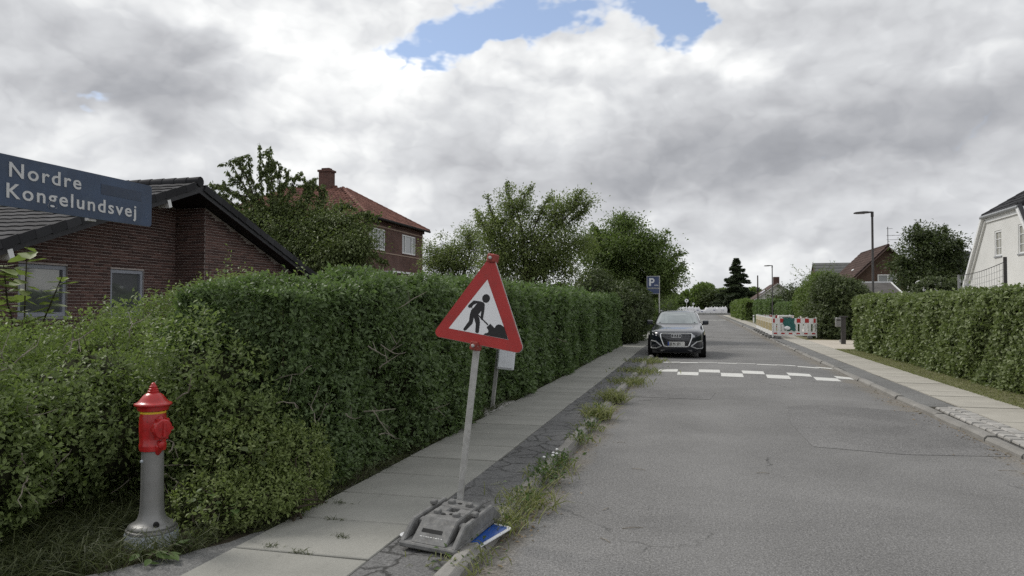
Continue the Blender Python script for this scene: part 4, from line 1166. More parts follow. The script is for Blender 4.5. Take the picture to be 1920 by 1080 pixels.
for h in holes:
    for (a, b, z0, z1) in ((h[0], h[0], h[2], h[3]), (h[1], h[1], h[2], h[3])):
        m.add([(WX1 - .14, a, z0), (WX1, a, z0), (WX1, a, z1), (WX1 - .14, a, z1)], [(0, 1, 2, 3)])
    for z in (h[2], h[3]):
        m.add([(WX1 - .14, h[0], z), (WX1, h[0], z), (WX1, h[1], z), (WX1 - .14, h[1], z)], [(0, 1, 2, 3)])
m.v = [tuple(Vector(p) - B0) for p in m.v]
wallobj = m.build('wall', 'mortar', bung)
# bricks: nearest ones are pieces of their own
bm_ = MB(); bm_.box((0, 0, 0), (0.024, 0.226, 0.0525))
bricks = []
rest = MB()
def lay(axis, pos, u0, u1, out):
    row = 0
    z = 0.9
    while z < 4.5:
        u = u0 - (0.12 if row % 2 else 0)
        while u < u1:
            a, b = max(u, u0 + .004), min(u + .229, u1 - .003)
            yy = (a + b) / 2 if axis == 'y' else pos
            if b - a > 0.05 and z + .055 < (min(rt(a), rt(b)) if axis == 'y' else rt(YS)) - .03:
                pieces = [(a, b)]
                if axis == 'y' and pos == WX1:
                    for h in holes:
                        if z + .058 > h[2] and z < h[3]:
                            np_ = []
                            for p, q in pieces:
                                if q <= h[0] or p >= h[1]: np_.append((p, q))
                                else:
                                    if p < h[0] - .03: np_.append((p, h[0] - .004))
                                    if q > h[1] + .03: np_.append((h[1] + .004, q))
                            pieces = np_
                for p, q in pieces:
                    c = Vector((pos, (p + q) / 2, z + .0275)) if axis == 'y' else Vector(((p + q) / 2, pos, z + .0275))
                    bricks.append((c, q - p, axis, abs(q - p - .229) < .003))
            u += 0.24
        z += 0.0667; row += 1
lay('y', WX1, 9.1, YS, 1); lay('y', WX2, YS, 20.6, 1); lay('x', YS, WX1, WX2, -1)
vis = [b for b in bricks if b[3] and b[2] == 'y' and b[0].z > 1.62 and (b[0].x != WX1 or b[0].y > 9.9) and b[0].z < rt(b[0].y) - .25]
vis.sort(key=lambda b: b[0].length)
single = set(id(b) for b in vis[:300])
src = None
for b in bricks:
    c = b[0] + (Vector((.002, 0, 0)) if b[2] == 'y' else Vector((0, -.002, 0))) - B0
    if id(b) in single:
        if src is None:
            src = bm_.build('brick', 'bungalow_brick', wallobj); src.location = c
        else:
            share(src, 'brick', wallobj, c)
    else:
        rest.box(c, (.024, b[1] - .003, .0525) if b[2] == 'y' else (b[1] - .003, .024, .0525))
o = rest.build('brickwork', 'bungalow_brick', wallobj); o['kind'] = 'stuff'
for h in holes:
    w = window(bung, 'x', h[0] + .01 - B0.y, h[1] - .01 - B0.y, h[2] + .01, h[3] - .01, WX1 - .03 - B0.x, 1, 'grey_frame', 'window_glass', .075, sill='zinc')
# roof: two sloping decks, barge boards, purlin ends, tiles
roof = MB()
TH = 0.16
for ya, yb in ((YE0, RY), (RY, YE1)):
    V = []
    for x in (XO - .02, XB - .3):
        for y in (ya, yb):
            V += [(x - B0.x, y - B0.y, rt(y)), (x - B0.x, y - B0.y, rt(y) + TH)]
    roof.add(V, [(0, 2, 3, 1), (4, 5, 7, 6), (0, 4, 6, 2), (1, 3, 7, 5), (0, 1, 5, 4), (2, 6, 7, 3)])
roofo = roof.build('roof', 'black_board', bung)
for ya, yb in ((YE0, RY), (RY, YE1)):
    V = []
    for x in (XO - .015, XO + .03):
        for y in (ya, yb):
            V += [(x - B0.x, y - B0.y, rt(y) - .07), (x - B0.x, y - B0.y, rt(y) + TH + .01)]
    MB().add(V, [(0, 2, 3, 1), (4, 5, 7, 6), (0, 4, 6, 2), (1, 3, 7, 5), (0, 1, 5, 4), (2, 6, 7, 3)]).build('barge_board', 'black_board', roofo)
for y in (10.05, 13.9):
    z = rt(y) - .10
    m = MB(); m.box((XO - .10 - B0.x, y - B0.y, z), (.28, .10, .17), (math.atan(SL) * (1 if y < RY else -1), 0, 0)); m.build('purlin_end', 'white_paint', roofo)
# roof tiles (lapped plates); those nearest the verge are pieces
tl = MB()
tl.add([(-.16, -.20, 0), (.16, -.20, 0), (.16, .20, 0), (-.16, .20, 0), (-.16, -.20, .035), (-.05, -.20, .046), (.05, -.20, .046), (.16, -.20, .035), (-.16, .20, .012), (-.05, .20, .020), (.05, .20, .020), (.16, .20, .012)],
       [(0, 1, 7, 6, 5, 4), (4, 5, 9, 8), (5, 6, 10, 9), (6, 7, 11, 10), (0, 4, 8, 3), (1, 2, 11, 7), (2, 3, 8, 9, 10, 11)])
ang = math.atan(SL)
spots = []
cs = math.cos(ang)
for side in (-1, 1):
    ye = YE0 if side < 0 else YE1
    s = 0.12
    while True:
        y = ye - side * s * cs * 1.0
        if (y - RY) * side < 0.12: break
        i = 0
        x = XO - .10
        while x > XB - .2:
            spots.append((Vector((x, y, rt(y) + TH + .012)), side))
            x -= .322
        s += .345
near = sorted([q for q in spots if q[1] < 0], key=lambda q: q[0].length)
sing = set(id(q) for q in near[:230] )
rest = MB(); src = None
for q in spots:
    rot = (ang, 0, 0) if q[1] < 0 else (-ang, 0, PI)
    if q[1] > 0: rot = Euler((ang, 0, PI), 'XYZ')
    if id(q) in sing:
        if src is None:
            src = tl.build('roof_tile', 'dark_tile', roofo); src.location = q[0] - B0; src.rotation_euler = rot
        else:
            share(src, 'roof_tile', roofo, q[0] - B0, rot)
    else:
        M = Euler(rot).to_matrix()
        rest.add([M @ Vector(v) + q[0] - B0 for v in tl.v], tl.f)
o = rest.build('tiling', 'dark_tile', roofo); o['kind'] = 'stuff'
# verge tiles: the stepped end plates seen along the gable edge, and ridge tiles
for side in (-1, 1):
    ye = YE0 if side < 0 else YE1
    s = 0.12
    while True:
        y = ye - side * s * cs
        if (y - RY) * side < 0.05: break
        m = MB(); m.box((0, 0, 0), (.03, .35, .16))
        o = m.build('verge_tile', 'dark_tile', roofo)
        o.location = Vector((XO + .048, y, rt(y) + TH - .035)) - B0
        o.rotation_euler = (ang * (1 if side < 0 else -1) + .05 * side * -1, 0, 0)
        s += .345
x = XO + .06
while x > XB:
    m = MB(); m.tube([(0, 0, 0), (-.36, 0, 0)], [.12, .105], 10)
    o = m.build('ridge_tile', 'dark_tile', roofo, smooth=True); o.location = Vector((x, RY, RZ + TH + .03)) - B0
    x -= .33
# covered barbecue by the window
bq = thing('covered_barbecue', (-11.75, 13.35, 0.045), 'barbecue under a dark tarpaulin below the right bungalow window', 'barbecue')
m = MB(); m.lathe([(.36, .0), (.38, .55), (.40, .9), (.42, 1.0), (.37, 1.16), (.25, 1.26), (.10, 1.31), (.01, 1.32)], 20); m.build('cover', 'tarpaulin', bq, smooth=True)
m = MB(); m.lathe([(.405, .93), (.43, .95), (.43, .985), (.405, 1.0)], 20); m.build('drawstring', 'dark_rubber', bq, smooth=True)

# ---- two-storey brick house with red hipped roof
rh = thing('brick_house', (-21.5, 40.4, 0), 'two-storey brown brick house with red hipped tile roof and chimney', 'house')
H0 = Vector((-21.5, 40.4, 0))
hx0, hx1, hy0, hy1, hz = -26.5 - H0.x, -17.1 - H0.x, 36.1 - H0.y, 44.7 - H0.y, 6.38
wins = [(36.72 - H0.y, 38.85 - H0.y, 4.72, 5.93), (41.3 - H0.y, 43.5 - H0.y, 4.76, 5.93)]
m = MB()
wall_x(m, hx1, [hy0, hy1], wins, lambda y: hz)
for w in wins:
    for a in w[:2]: m.add([(hx1 - .14, a, w[2]), (hx1, a, w[2]), (hx1, a, w[3]), (hx1 - .14, a, w[3])], [(0, 1, 2, 3)])
    for z in w[2:]: m.add([(hx1 - .14, w[0], z), (hx1, w[0], z), (hx1, w[1], z), (hx1 - .14, w[1], z)], [(0, 1, 2, 3)])
m.add([(hx0, hy0, 0), (hx1, hy0, 0), (hx1, hy0, hz), (hx0, hy0, hz)], [(0, 1, 2, 3)])
m.add([(hx0, hy1, 0), (hx1, hy1, 0), (hx1, hy1, hz), (hx0, hy1, hz)], [(0, 1, 2, 3)])
m.add([(hx0, hy0, 0), (hx0, hy1, 0), (hx0, hy1, hz), (hx0, hy0, hz)], [(0, 1, 2, 3)])
m.build('wall', 'house_brick', rh)
for w in wins:
    L = w[1] - w[0]
    window(rh, 'x', w[0] + .01, w[1] - .01, w[2] + .01, w[3] - .01, hx1 - .03, 1, 'white_paint', 'curtain_glass', .08, mull=(w[0] + L * .27, w[0] + L * .74), sill='house_brick')
for z0, t in ((6.05, .07), (4.62, .06)):
    m = MB(); m.box((hx1 + .012, (hy0 + hy1) / 2, z0), (.03, hy1 - hy0, t)); m.box(((hx0 + hx1) / 2, hy0 - .012, z0), (hx1 - hx0, .03, t)); m.build('brick_band', 'pale_band', rh)
m = MB(); m.box((hx1 + .05, (hy0 + hy1) / 2, 6.30), (.1, hy1 - hy0 + .1, .16)); m.box(((hx0 + hx1) / 2, hy0 - .05, 6.30), (hx1 - hx0, .1, .16)); m.build('cornice', 'house_brick', rh)
for k in range(26):
    m = MB(); m.box((hx1 + .075, hy0 + .15 + k * (hy1 - hy0 - .3) / 25, 6.33), (.14, .12, .14)); m.build('dentil', 'house_brick', rh)
m = MB(); m.box((hx1 + .33, (hy0 + hy1) / 2 - .4, 3.55), (.66, 3.2, .10)); m.build('bay_roof', 'white_paint', rh)
m = MB(); m.box((hx1 + .30, (hy0 + hy1) / 2 - .4, 1.75), (.60, 3.0, 3.5)); m.build('bay', 'house_brick', rh)
ex0, ex1, ey0, ey1, ez = hx0 - .32, hx1 + .32, hy0 - .32, hy1 + .32, 6.42
AX, AZ = -20.6 - H0.x, 8.72
A1 = Vector((AX, 0, AZ)); A0 = Vector((-24.2 - H0.x, 0, AZ))
c = [Vector((ex0, ey0, ez)), Vector((ex1, ey0, ez)), Vector((ex1, ey1, ez)), Vector((ex0, ey1, ez))]
m = MB(); m.add([*c, A0, A1], [(0, 1, 5, 4), (1, 2, 5), (2, 3, 4, 5), (3, 0, 4), (3, 2, 1, 0)])
rr = m.build('roof', 'red_tile', rh)
def pantiles(poly, e0, e1, up, parent, mat, cw=.215, ch=.34, name='tiling'):
    """lay curved tiles on a roof plane; e0->e1 is the eaves line, up the top point"""
    e0, e1, up = Vector(e0), Vector(e1), Vector(up)
    u = (e1 - e0).normalized()
    n = u.cross(up - e0).normalized()
    if n.z < 0: n = -n
    v = n.cross(u).normalized()
    if v.z < 0: v = -v
    pts = [((Vector(p) - e0).dot(u), (Vector(p) - e0).dot(v)) for p in poly]
    def inside(a, b):
        ins = False
        for (x1, y1), (x2, y2) in zip(pts, pts[1:] + pts[:1]):
            if (y1 > b) != (y2 > b) and a < (x2 - x1) * (b - y1) / (y2 - y1) + x1: ins = not ins
        return ins
    m = MB()
    umin, umax = min(p[0] for p in pts), max(p[0] for p in pts); vmax = max(p[1] for p in pts)
    b = ch / 2 - .05
    while b < vmax:
        a = umin + cw / 2
        while a < umax:
            if inside(a, b):
                V = []; j = random.uniform(-.006, .006)
                for dv, lift in ((-ch * .58, .050 + j), (ch * .5, .018)):
                    for du, h in ((-cw / 2, .018), (-cw / 4, .0), (0, .022), (cw / 4, .048), (cw / 2, .030)):
                        V.append(e0 + u * (a + du) + v * (b + dv) + n * (h + lift))
                V += [V[k] - n * .03 for k in range(5)]
                m.add(V, [(0, 1, 6, 5), (1, 2, 7, 6), (2, 3, 8, 7), (3, 4, 9, 8), (10, 11, 1, 0), (11, 12, 2, 1), (12, 13, 3, 2), (13, 14, 4, 3)])
            a += cw
        b += ch
    o = m.build(name, mat, parent); o['kind'] = 'stuff'
    return o
pantiles([c[0], c[1], A1, A0], c[0], c[1], A1, rr, 'red_tile')
pantiles([c[1], c[2], A1], c[1], c[2], A1, rr, 'red_tile')
def ridge_run(a, b, parent, mat, r=.12, step=.36, name='ridge_tile'):
    a, b = Vector(a), Vector(b)
    n = int((b - a).length / step)
    d = (b - a).normalized()
    for k in range(n):
        m = MB(); p = a + d * step * k + Vector((0, 0, .03)); m.tube([p, p + d * (step + .03)], [r, r * .86], 8); m.build(name, mat, parent, smooth=True)
for a, b in ((c[1], A1), (c[0], A0), (c[2], A1), (A0, A1)): ridge_run(a, b, rr, 'red_tile')
m = MB(); m.tube([(ex1 + .05, ey0, ez - .03), (ex1 + .05, ey1, ez - .03)], .07, 8); m.tube([(ex0, ey0 - .05, ez - .03), (ex1, ey0 - .05, ez - .03)], .07, 8); m.build('gutter', 'dark_rubber', rr)
m = MB(); m.box((-21.6 - H0.x, 0, 9.1), (.74, .62, 1.3)); m.build('chimney', 'house_brick', rr)
m = MB(); m.box((-21.6 - H0.x, 0, 9.72), (.86, .74, .12)); m.box((-21.6 - H0.x, 0, 9.84), (.5, .4, .12)); m.build('chimney_cap', 'house_brick', rr)

# ---- white rendered house on the right: half-hipped gable to the street (faces -X)
wh = thing('white_house', (16.0, 33.9, 0), 'white rendered house with steep black half-hipped roof at the right edge', 'house')
W0 = Vector((16.0, 33.9, 0))
gx = 12.0 - W0.x
prof = [(-4.0, 0), (-4.0, 2.6), (-1.72, 5.42), (1.72, 5.42), (4.0, 2.6), (4.0, 0)]
ww = [(34.0 - W0.y, 34.74 - W0.y, 3.68, 4.74), (31.55 - W0.y, 32.4 - W0.y, 3.63, 4.77)]
def wtop(y):
    return 5.42 if abs(y) <= 1.72 else 5.42 - (abs(y) - 1.72) * (2.82 / 2.28)
m = MB()
wall_x(m, gx, [-4.0, -1.72, 1.72, 4.0], ww, wtop)
for w in ww:
    for a in w[:2]: m.add([(gx, a, w[2]), (gx + .12, a, w[2]), (gx + .12, a, w[3]), (gx, a, w[3])], [(0, 1, 2, 3)])
    for z in w[2:]: m.add([(gx, w[0], z), (gx + .12, w[0], z), (gx + .12, w[1], z), (gx, w[1], z)], [(0, 1, 2, 3)])
m.add([(gx, -4.0, 0), (gx + 9, -4.0, 0), (gx + 9, -4.0, 2.6), (gx, -4.0, 2.6)], [(0, 1, 2, 3)])
m.add([(gx, 4.0, 0), (gx + 9, 4.0, 0), (gx + 9, 4.0, 2.6), (gx, 4.0, 2.6)], [(0, 1, 2, 3)])
m.build('wall', 'white_render', wh)
for w in ww:
    zs = [w[2] + (w[3] - w[2]) * k / 3 for k in (1, 2)]
    window(wh, 'x', w[0] + .01, w[1] - .01, w[2] + .01, w[3] - .01, gx + .02, -1, 'white_paint', 'lit_curtain_glass', .06, bars=[('h', zs[0]), ('h', zs[1]), ('v', (w[0] + w[1]) / 2)], sill='zinc')
ZA, HW = 7.5, 1.72
G = lambda x, y, z: Vector((gx + x, y, z))
m = MB()
m.add([G(-.08, 4.25, 2.42), G(9, 4.25, 2.42), G(9, 0, ZA), G(3.0, 0, ZA), G(-.08, HW + .12, 5.45)], [(0, 1, 2, 3, 4)])
m.add([G(-.08, -4.25, 2.42), G(9, -4.25, 2.42), G(9, 0, ZA), G(3.0, 0, ZA), G(-.08, -HW - .12, 5.45)], [(4, 3, 2, 1, 0)])
m.add([G(-.08, HW + .12, 5.45), G(-.08, -HW - .12, 5.45), G(3.0, 0, ZA)], [(0, 1, 2)])
wr = m.build('roof', 'dark_tile', wh)
pantiles([G(-.08, HW + .12, 5.45), G(-.08, -HW - .12, 5.45), G(3.0, 0, ZA)], G(-.08, HW + .12, 5.45), G(-.08, -HW - .12, 5.45), G(3.0, 0, ZA), wr, 'dark_tile', .26, .36)
for s in (1, -1):
    ridge_run(G(-.10, s * (HW + .12), 5.45), G(3.0, 0, ZA), wr, 'dark_tile', .10)
    m = MB(); m.bar(G(-.05, s * 4.22, 2.48), G(-.05, s * (HW + .10), 5.40), .14, .26, (1, 0, 0)); m.build('verge_board', 'white_paint', wr)
    m = MB(); m.bar(G(-.08, s * 4.32, 2.50), G(-.08, s * (HW + .16), 5.50), .10, .12, (1, 0, 0)); m.build('verge_tiles', 'dark_tile', wr)
    m = MB(); m.box(G(-.06, s * 4.12, 2.46), (.26, .55, .16)); m.build('eaves_box', 'white_paint', wr)
m = MB(); m.tube([G(-.13, HW + .2, 5.42), G(-.13, -HW - .2, 5.42)], .085, 8); m.build('gutter', 'zinc', wr)
m = MB(); m.box(G(-.05, 0, 5.36), (.10, 2 * HW, .10)); m.box(G(-.03, 0, 5.24), (.06, 2 * HW - .2, .12)); m.build('cornice', 'white_paint', wr)
for s in (1, -1):
    m = MB(); m.bar(G(-.02, s * 3.72, 2.75), G(-.02, s * (HW - .04), 5.26), .05, .12, (1, 0, 0)); m.build('rendered_band', 'white_render', wr)

# ---- brown-tiled gable house, right
def gable_house(name, label, xr, y0, y1, hw, zr, ze, wallm, roofm, over=.35):
    root = thing(name, (xr, (y0 + y1) / 2, 0), label, 'house')
    d = (y1 - y0) / 2
    sl = (zr - ze) / hw
    m = MB()
    zt = lambda x: zr - sl * abs(x) - .05
    for y in (-d, d):
        m.add([(-hw + .1, y, 0), (hw - .1, y, 0), (hw - .1, y, zt(hw - .1)), (0, y, zt(0)), (-hw + .1, y, zt(hw - .1))], [(0, 1, 2, 3, 4)])
    for x in (-hw + .1, hw - .1):
        m.add([(x, -d, 0), (x, d, 0), (x, d, zt(x)), (x, -d, zt(x))], [(0, 1, 2, 3)])
    m.build('wall', wallm, root)
    m = MB()
    for s in (-1, 1):
        a = [(0, -d - over, zr), (0, d + over, zr), (s * (hw + .3), d + over, zr - sl * (hw + .3)), (s * (hw + .3), -d - over, zr - sl * (hw + .3))]
        m.prism(a, (0, 0, .14))
    r = m.build('roof', roofm, root)
    return root, r, sl, d
gh, gr, sl, d = gable_house('gable_house', 'brown brick gable house with dark red tile roof and rooftop aerial', 14.8, 65.0, 74.7, 3.9, 6.3, 2.45, 'gable_brick', 'brown_tile')
pantiles([(-4.2, -d - .35, 6.44 - sl * 4.2), (-4.2, d + .35, 6.44 - sl * 4.2), (0, d + .35, 6.44), (0, -d - .35, 6.44)], (-4.2, -d - .35, 6.44 - sl * 4.2), (-4.2, d + .35, 6.44 - sl * 4.2), (0, 0, 6.44), gr, 'brown_tile', .3, .38)
ridge_run((0, -d - .35, 6.44), (0, d + .35, 6.44), gr, 'brown_tile', .13)
for s in (-1, 1):
    m = MB(); m.bar((0, -d - .40, 6.30), (s * 4.2, -d - .40, 6.30 - sl * 4.2), .05, .30, (0, 1, 0)); m.build('barge_board', 'brown_tile', gr)
m = MB(); m.box((-1.9, -1.2, 6.44 - sl * 1.9 + .13), (.16, .7, .05), (0, -math.atan(sl), 0)); m.build('roof_hatch', 'white_paint', gr)
window(gh, 'y', -.75, .65, 3.45, 4.15, -d - .09, -1, 'white_paint', 'curtain_glass', .08, mull=(0.0,))
m = MB(); m.tube([(0.1, -d + .2, 6.3), (0.1, -d + .2, 8.0)], .028, 6)
for z, l in ((7.85, .35), (7.3, 1.1), (6.95, .9)):
    m.tube([(0.1 - .1, -d + .2, z), (0.1 + l, -d + .2, z)], .015, 5)
m.tube([(.5, -d - .1, 7.3), (.5, -d + .5, 7.3)], .012, 5); m.tube([(.9, -d - .1, 7.3), (.9, -d + .5, 7.3)], .012, 5)
m.build('aerial', 'lamp_steel', gh)
# ---- grey slate roof beyond, garage, dark roof far right, house at the end
def ridge_x_house(name, label, x0, x1, yr, zr, ze, hw, wallm, roofm, cat='house', edge=None):
    root = thing(name, ((x0 + x1) / 2, yr, 0), label, cat)
    w = (x1 - x0) / 2
    sl = (zr - ze) / hw
    m = MB()
    zt = lambda y: zr - sl * abs(y) - .04
    for x in (-w + .1, w - .1):
        m.add([(x, -hw + .15, 0), (x, hw - .15, 0), (x, hw - .15, zt(hw - .15)), (x, 0, zt(0)), (x, -hw + .15, zt(hw - .15))], [(0, 1, 2, 3, 4)])
    for y in (-hw + .15, hw - .15):
        m.add([(-w + .1, y, 0), (w - .1, y, 0), (w - .1, y, zt(y)), (-w + .1, y, zt(y))], [(0, 1, 2, 3)])
    m.build('wall', wallm, root)
    m = MB()
    for s in (-1, 1):
        m.prism([(-w, 0, zr), (w, 0, zr), (w, s * hw, ze), (-w, s * hw, ze)], (0, 0, .10))
    r = m.build('roof', roofm, root)
    if edge:
        m = MB(); m.box((0, -.02, zr + .12), (2 * w + .04, .14, .08)); m.build('ridge_cap', edge, r)
        for s in (-1, 1):
            m = MB(); m.bar((s * (w + .02), 0, zr + .06), (s * (w + .02), -hw - .02, ze + .06), .06, .16); m.build('verge_board', edge, r)
    return root, r, sl, w
g, r, sl, w = ridge_x_house('slate_roof_house', 'far house with plain grey slate roof left of the brown gable house', 11.3, 20.0, 80.0, 5.85, 3.0, 4.2, 'gable_brick', 'grey_roof')
z = 5.85
for k in range(9):
    f = k / 9
    m = MB(); m.box((0, -4.2 * (f + .055), 5.85 - (5.85 - 3.0) * (f + .055) + .115), (2 * w - .02, .40, .03), (math.atan(sl), 0, 0)); m.build('slate_course', 'grey_roof', r)
ridge_x_house('garage', 'low garage with grey felt roof and white edge boards behind the right hedge', 7.6, 10.5, 45.5, 2.85, 2.15, 2.6, 'white_render', 'felt_roof', 'garage', 'white_paint')
ridge_x_house('dark_roof_house', 'house with plain dark roof partly hidden behind the white house', 13.6, 22.0, 52.0, 4.95, 2.6, 3.6, 'white_render', 'black_board')
fh, fr, sl, d = gable_house('gable_house', 'small far house with brown roof, skylights and brick chimney below the second lamp', 9.6, 97.0, 107.0, 3.4, 4.35, 1.9, 'white_render', 'brown_tile')
for k in range(3):
    m = MB(); m.box((-1.55, -4.1 + k * 1.35, 4.49 - sl * 1.55 + .05), (.85, .75, .06), (0, -math.atan(sl), 0)); m.build('skylight', 'lamp_glass', fr)
m = MB(); m.box((0, -3.5, 4.75), (.7, .7, 1.0)); m.build('chimney', 'house_brick', fr)
for s in (-1, 1):
    m = MB(); m.bar((0, -d - .40, 4.36), (s * 3.7, -d - .40, 4.36 - sl * 3.7), .05, .26, (0, 1, 0)); m.build('barge_board', 'white_paint', fr)
# ================================================================== OBJECTS
# ---- street name sign (faces +X, parallel to the road)
SX = -3.74
ns = thing('street_name_sign', (SX, 3.02, 0.05), 'dark blue street name plate reading Nordre Kongelundsvej at the upper left', 'street sign')
m = MB(); y0, y1, z0, z1 = 0.10, 1.43, 2.155, 2.445
rc = .025
pl = []
for cy_, cz_, a0 in ((y1 - rc, z1 - rc, 0), (y0 + rc, z1 - rc, 90), (y0 + rc, z0 + rc, 180), (y1 - rc, z0 + rc, 270)):
    for k in range(5):
        a = R(a0 + k * 22.5); pl.append((-.012, cy_ + rc * math.cos(a), cz_ + rc * math.sin(a)))
m.prism(pl, (.012, 0, 0)); m.build('plate', 'sign_blue', ns)
def mat_x(y, z, x=0.002, tilt=0.0):   # text reading along +Y on a plane facing +X
    return Matrix.Translation((x, y, z)) @ Matrix(((0, 0, 1, 0), (1, 0, 0, 0), (0, 1, 0, 0), (0, 0, 0, 1)))
text_part('lettering', 'Nordre', .118, 'sign_lettering', ns, mat_x(.300, 2.325), .0015, .0016, 1.20, 1.20)
text_part('lettering', 'Kongelundsvej', .118, 'sign_lettering', ns, mat_x(.285, 2.205), .0015, .0016, 1.20, 1.20)
m = MB(); m.box((.0008, 1.15, 2.355), (.0016, .36, .066)); m.build('painted_out_word', 'sign_patch', ns, bevel=.0)
m = MB(); m.box((-.03, .92, z0 - .004), (.03, .06, .02)); m.build('clip', 'galvanised', ns)
m = MB(); m.tube([(-.045, .02, -.1), (-.045, .02, 2.52)], .03, 14); m.build('post', 'galvanised', ns, smooth=True)
m = MB(); m.box((-.03, .12, z1 - .05), (.035, .22, .03)); m.box((-.03, .12, z0 + .05), (.035, .22, .03)); m.build('bracket', 'galvanised', ns)
m = MB(); m.lathe([(.032, 2.515), (.034, 2.53), (.02, 2.545), (.004, 2.55)], 14, (-.045, .02, 0)); m.build('post_cap', 'dark_rubber', ns)

# ---- fire hydrant
hy = thing('fire_hydrant', (-3.50, 4.22, 0.045), 'fire hydrant with red head, yellow strap and grey column at the sidewalk edge', 'hydrant')
m = MB(); m.lathe([(.198, -.05), (.200, .07), (.196, .085), (.17, .088)], 40); m.build('footing', 'footing_paint', hy, smooth=True)
m = MB(); m.lathe([(.19, .086), (.194, .095), (.19, .108), (.176, .112), (.178, .125), (.168, .138), (.152, .146), (.125, .160), (.105, .185), (.094, .22), (.088, .28), (.085, .40), (.083, .62), (.083, .70)], 40); m.build('column', 'hydrant_grey', hy, smooth=True)
m = MB(); m.lathe([(.088, .685), (.098, .69), (.101, .72), (.101, .735), (.097, .742), (.100, .80), (.102, .88), (.100, .935), (.093, .965), (.090, .985)], 40); head = m.build('head', 'hydrant_red', hy, smooth=True)
m = MB(); m.lathe([(.092, .985), (.114, .990), (.118, 1.010), (.122, 1.020), (.138, 1.025), (.142, 1.034), (.139, 1.042), (.120, 1.048), (.106, 1.060), (.090, 1.080), (.072, 1.102), (.052, 1.116), (.041, 1.120), (.043, 1.133), (.035, 1.137), (.036, 1.150), (.028, 1.154), (.029, 1.167), (.020, 1.174), (.015, 1.190), (.004, 1.197)], 40); m.build('bonnet', 'hydrant_red', hy, smooth=True)
m = MB(); m.lathe([(.0915, .966), (.0965, .967), (.0965, .982), (.0915, .983)], 40, (0, 0, 0)); m.build('strap', 'yellow_strap', hy, smooth=True)
# outlet points to the right and toward the viewer
OA = R(-22)
od = Vector((math.cos(OA), math.sin(OA), -.12)).normalized()
oq = od.to_track_quat('Z', 'Y').to_euler()
m = MB(); m.lathe([(.062, .04), (.062, .10), (.070, .105), (.076, .125), (.076, .150), (.066, .162), (.03, .168), (.01, .169)], 28, (0, 0, .875), oq); sp = m.build('outlet', 'hydrant_red', hy, smooth=True)
for k in range(6):
    a = k * PI / 3
    q = od.to_track_quat('Z', 'Y')
    p = q @ Vector((math.cos(a) * .076, math.sin(a) * .076, .138)) + Vector((0, 0, .875))
    m = MB(); m.box(p, (.022, .022, .03), tuple(oq)); m.build('outlet_lug', 'hydrant_red', sp)
m = MB(); m.bar(Vector((0, 0, .875)) + od * .172 + Vector((0, 0, -.05)), Vector((0, 0, .875)) + od * .172 + Vector((0, 0, .05)), .018, .014, od); m.build('cap_bar', 'hydrant_red', sp)
m = MB(); m.tube([Vector((0, 0, .93)) + od * .07, Vector((0, 0, .945)) + od * .115, Vector((0, 0, .90)) + od * .155], [.022, .026, .022], 10); m.build('hinge_arm', 'hydrant_red', sp, smooth=True)
m = MB(); m.tube([Vector((0, 0, .765)) + od * .075, Vector((0, 0, .735)) + od * .10, Vector((0, 0, .70)) + od * .085, Vector((0, 0, .665)) + od * .060], [.028, .036, .026, .018], 10)
m.lathe([(.004, -.03), (.026, -.02), (.026, .02), (.004, .03)], 12, Vector((0, 0, .755)) + od * .118, tuple(oq)); m.build('drain_valve', 'hydrant_red', hy, smooth=True)
def hboss(a, z, r, h, mat, name, rr):
    d = Vector((math.cos(a), math.sin(a), 0)); e = d.to_track_quat('Z', 'Y').to_euler()
    m = MB(); m.lathe([(r, -.01), (r, h * .6), (r * .7, h), (.001, h)], 14, d * rr + Vector((0, 0, z)), e); m.build(name, mat, hy, smooth=True)
hboss(R(-112), .615, .011, .012, 'footing_paint', 'bolt', .085)
hboss(R(-38), .158, .022, .016, 'dark_rubber', 'plug', .148)

hy.scale = (.85, .85, .90); hy.location = (-3.60, 4.32, .05)
# ---- roadworks sign, leaning, in a recycled plastic base
rs = thing('roadworks_sign', (-1.70, 5.14, 0.07), 'leaning red and white triangular roadworks sign on a pole in a grey plastic base', 'road sign')
RS0 = Vector((-1.70, 5.14, 0.07))
SM = (Euler((0, 0, -.193)).to_matrix() @ Euler((-.073, 0, 0)).to_matrix() @ Euler((0, .153, 0)).to_matrix())
SP = Vector((-1.451, 4.928, 1.591)) - RS0
def S3(x, z, d=0.0):          # d: metres out of the sign face toward the viewer
    return SP + SM @ Vector((x, -d, z))
def round_poly(pts, r, n=6):
    out = []
    N = len(pts)
    for i in range(N):
        p = Vector(pts[i]); a = (Vector(pts[i - 1]) - p).normalized(); b = (Vector(pts[(i + 1) % N]) - p).normalized()
        half = a.angle(b) / 2
        t = r / math.tan(half); c = p + (a + b).normalized() * (r / math.sin(half))
        s = p + a * t; e = p + b * t
        va, vb = s - c, e - c
        for k in range(n + 1):
            f = k / n
            v = (va * (1 - f) + vb * f).normalized() * r
            out.append(tuple(c + v))
    return out
S = .735; hh = S * math.sqrt(3) / 2
tri = round_poly([(0, hh * 2 / 3), (-S / 2, -hh / 3), (S / 2, -hh / 3)], .035)
m = MB(); m.prism([S3(x, z, 0) for x, z in tri], SM @ Vector((0, .012, 0))); plate = m.build('plate', 'sign_red', rs)
tri2 = round_poly([(0, hh * 2 / 3 + .006), (-S / 2 - .005, -hh / 3 - .003), (S / 2 + .005, -hh / 3 - .003)], .038)
m = MB(); m.prism([S3(x, z, -.0125) for x, z in tri2], SM @ Vector((0, .006, 0))); m.build('backing', 'galvanised', plate)
def flat(name, pts, d, mat, parent):
    m = MB(); m.add([S3(x, z, d) for x, z in pts], [tuple(range(len(pts)))]); return m.build(name, mat, parent)
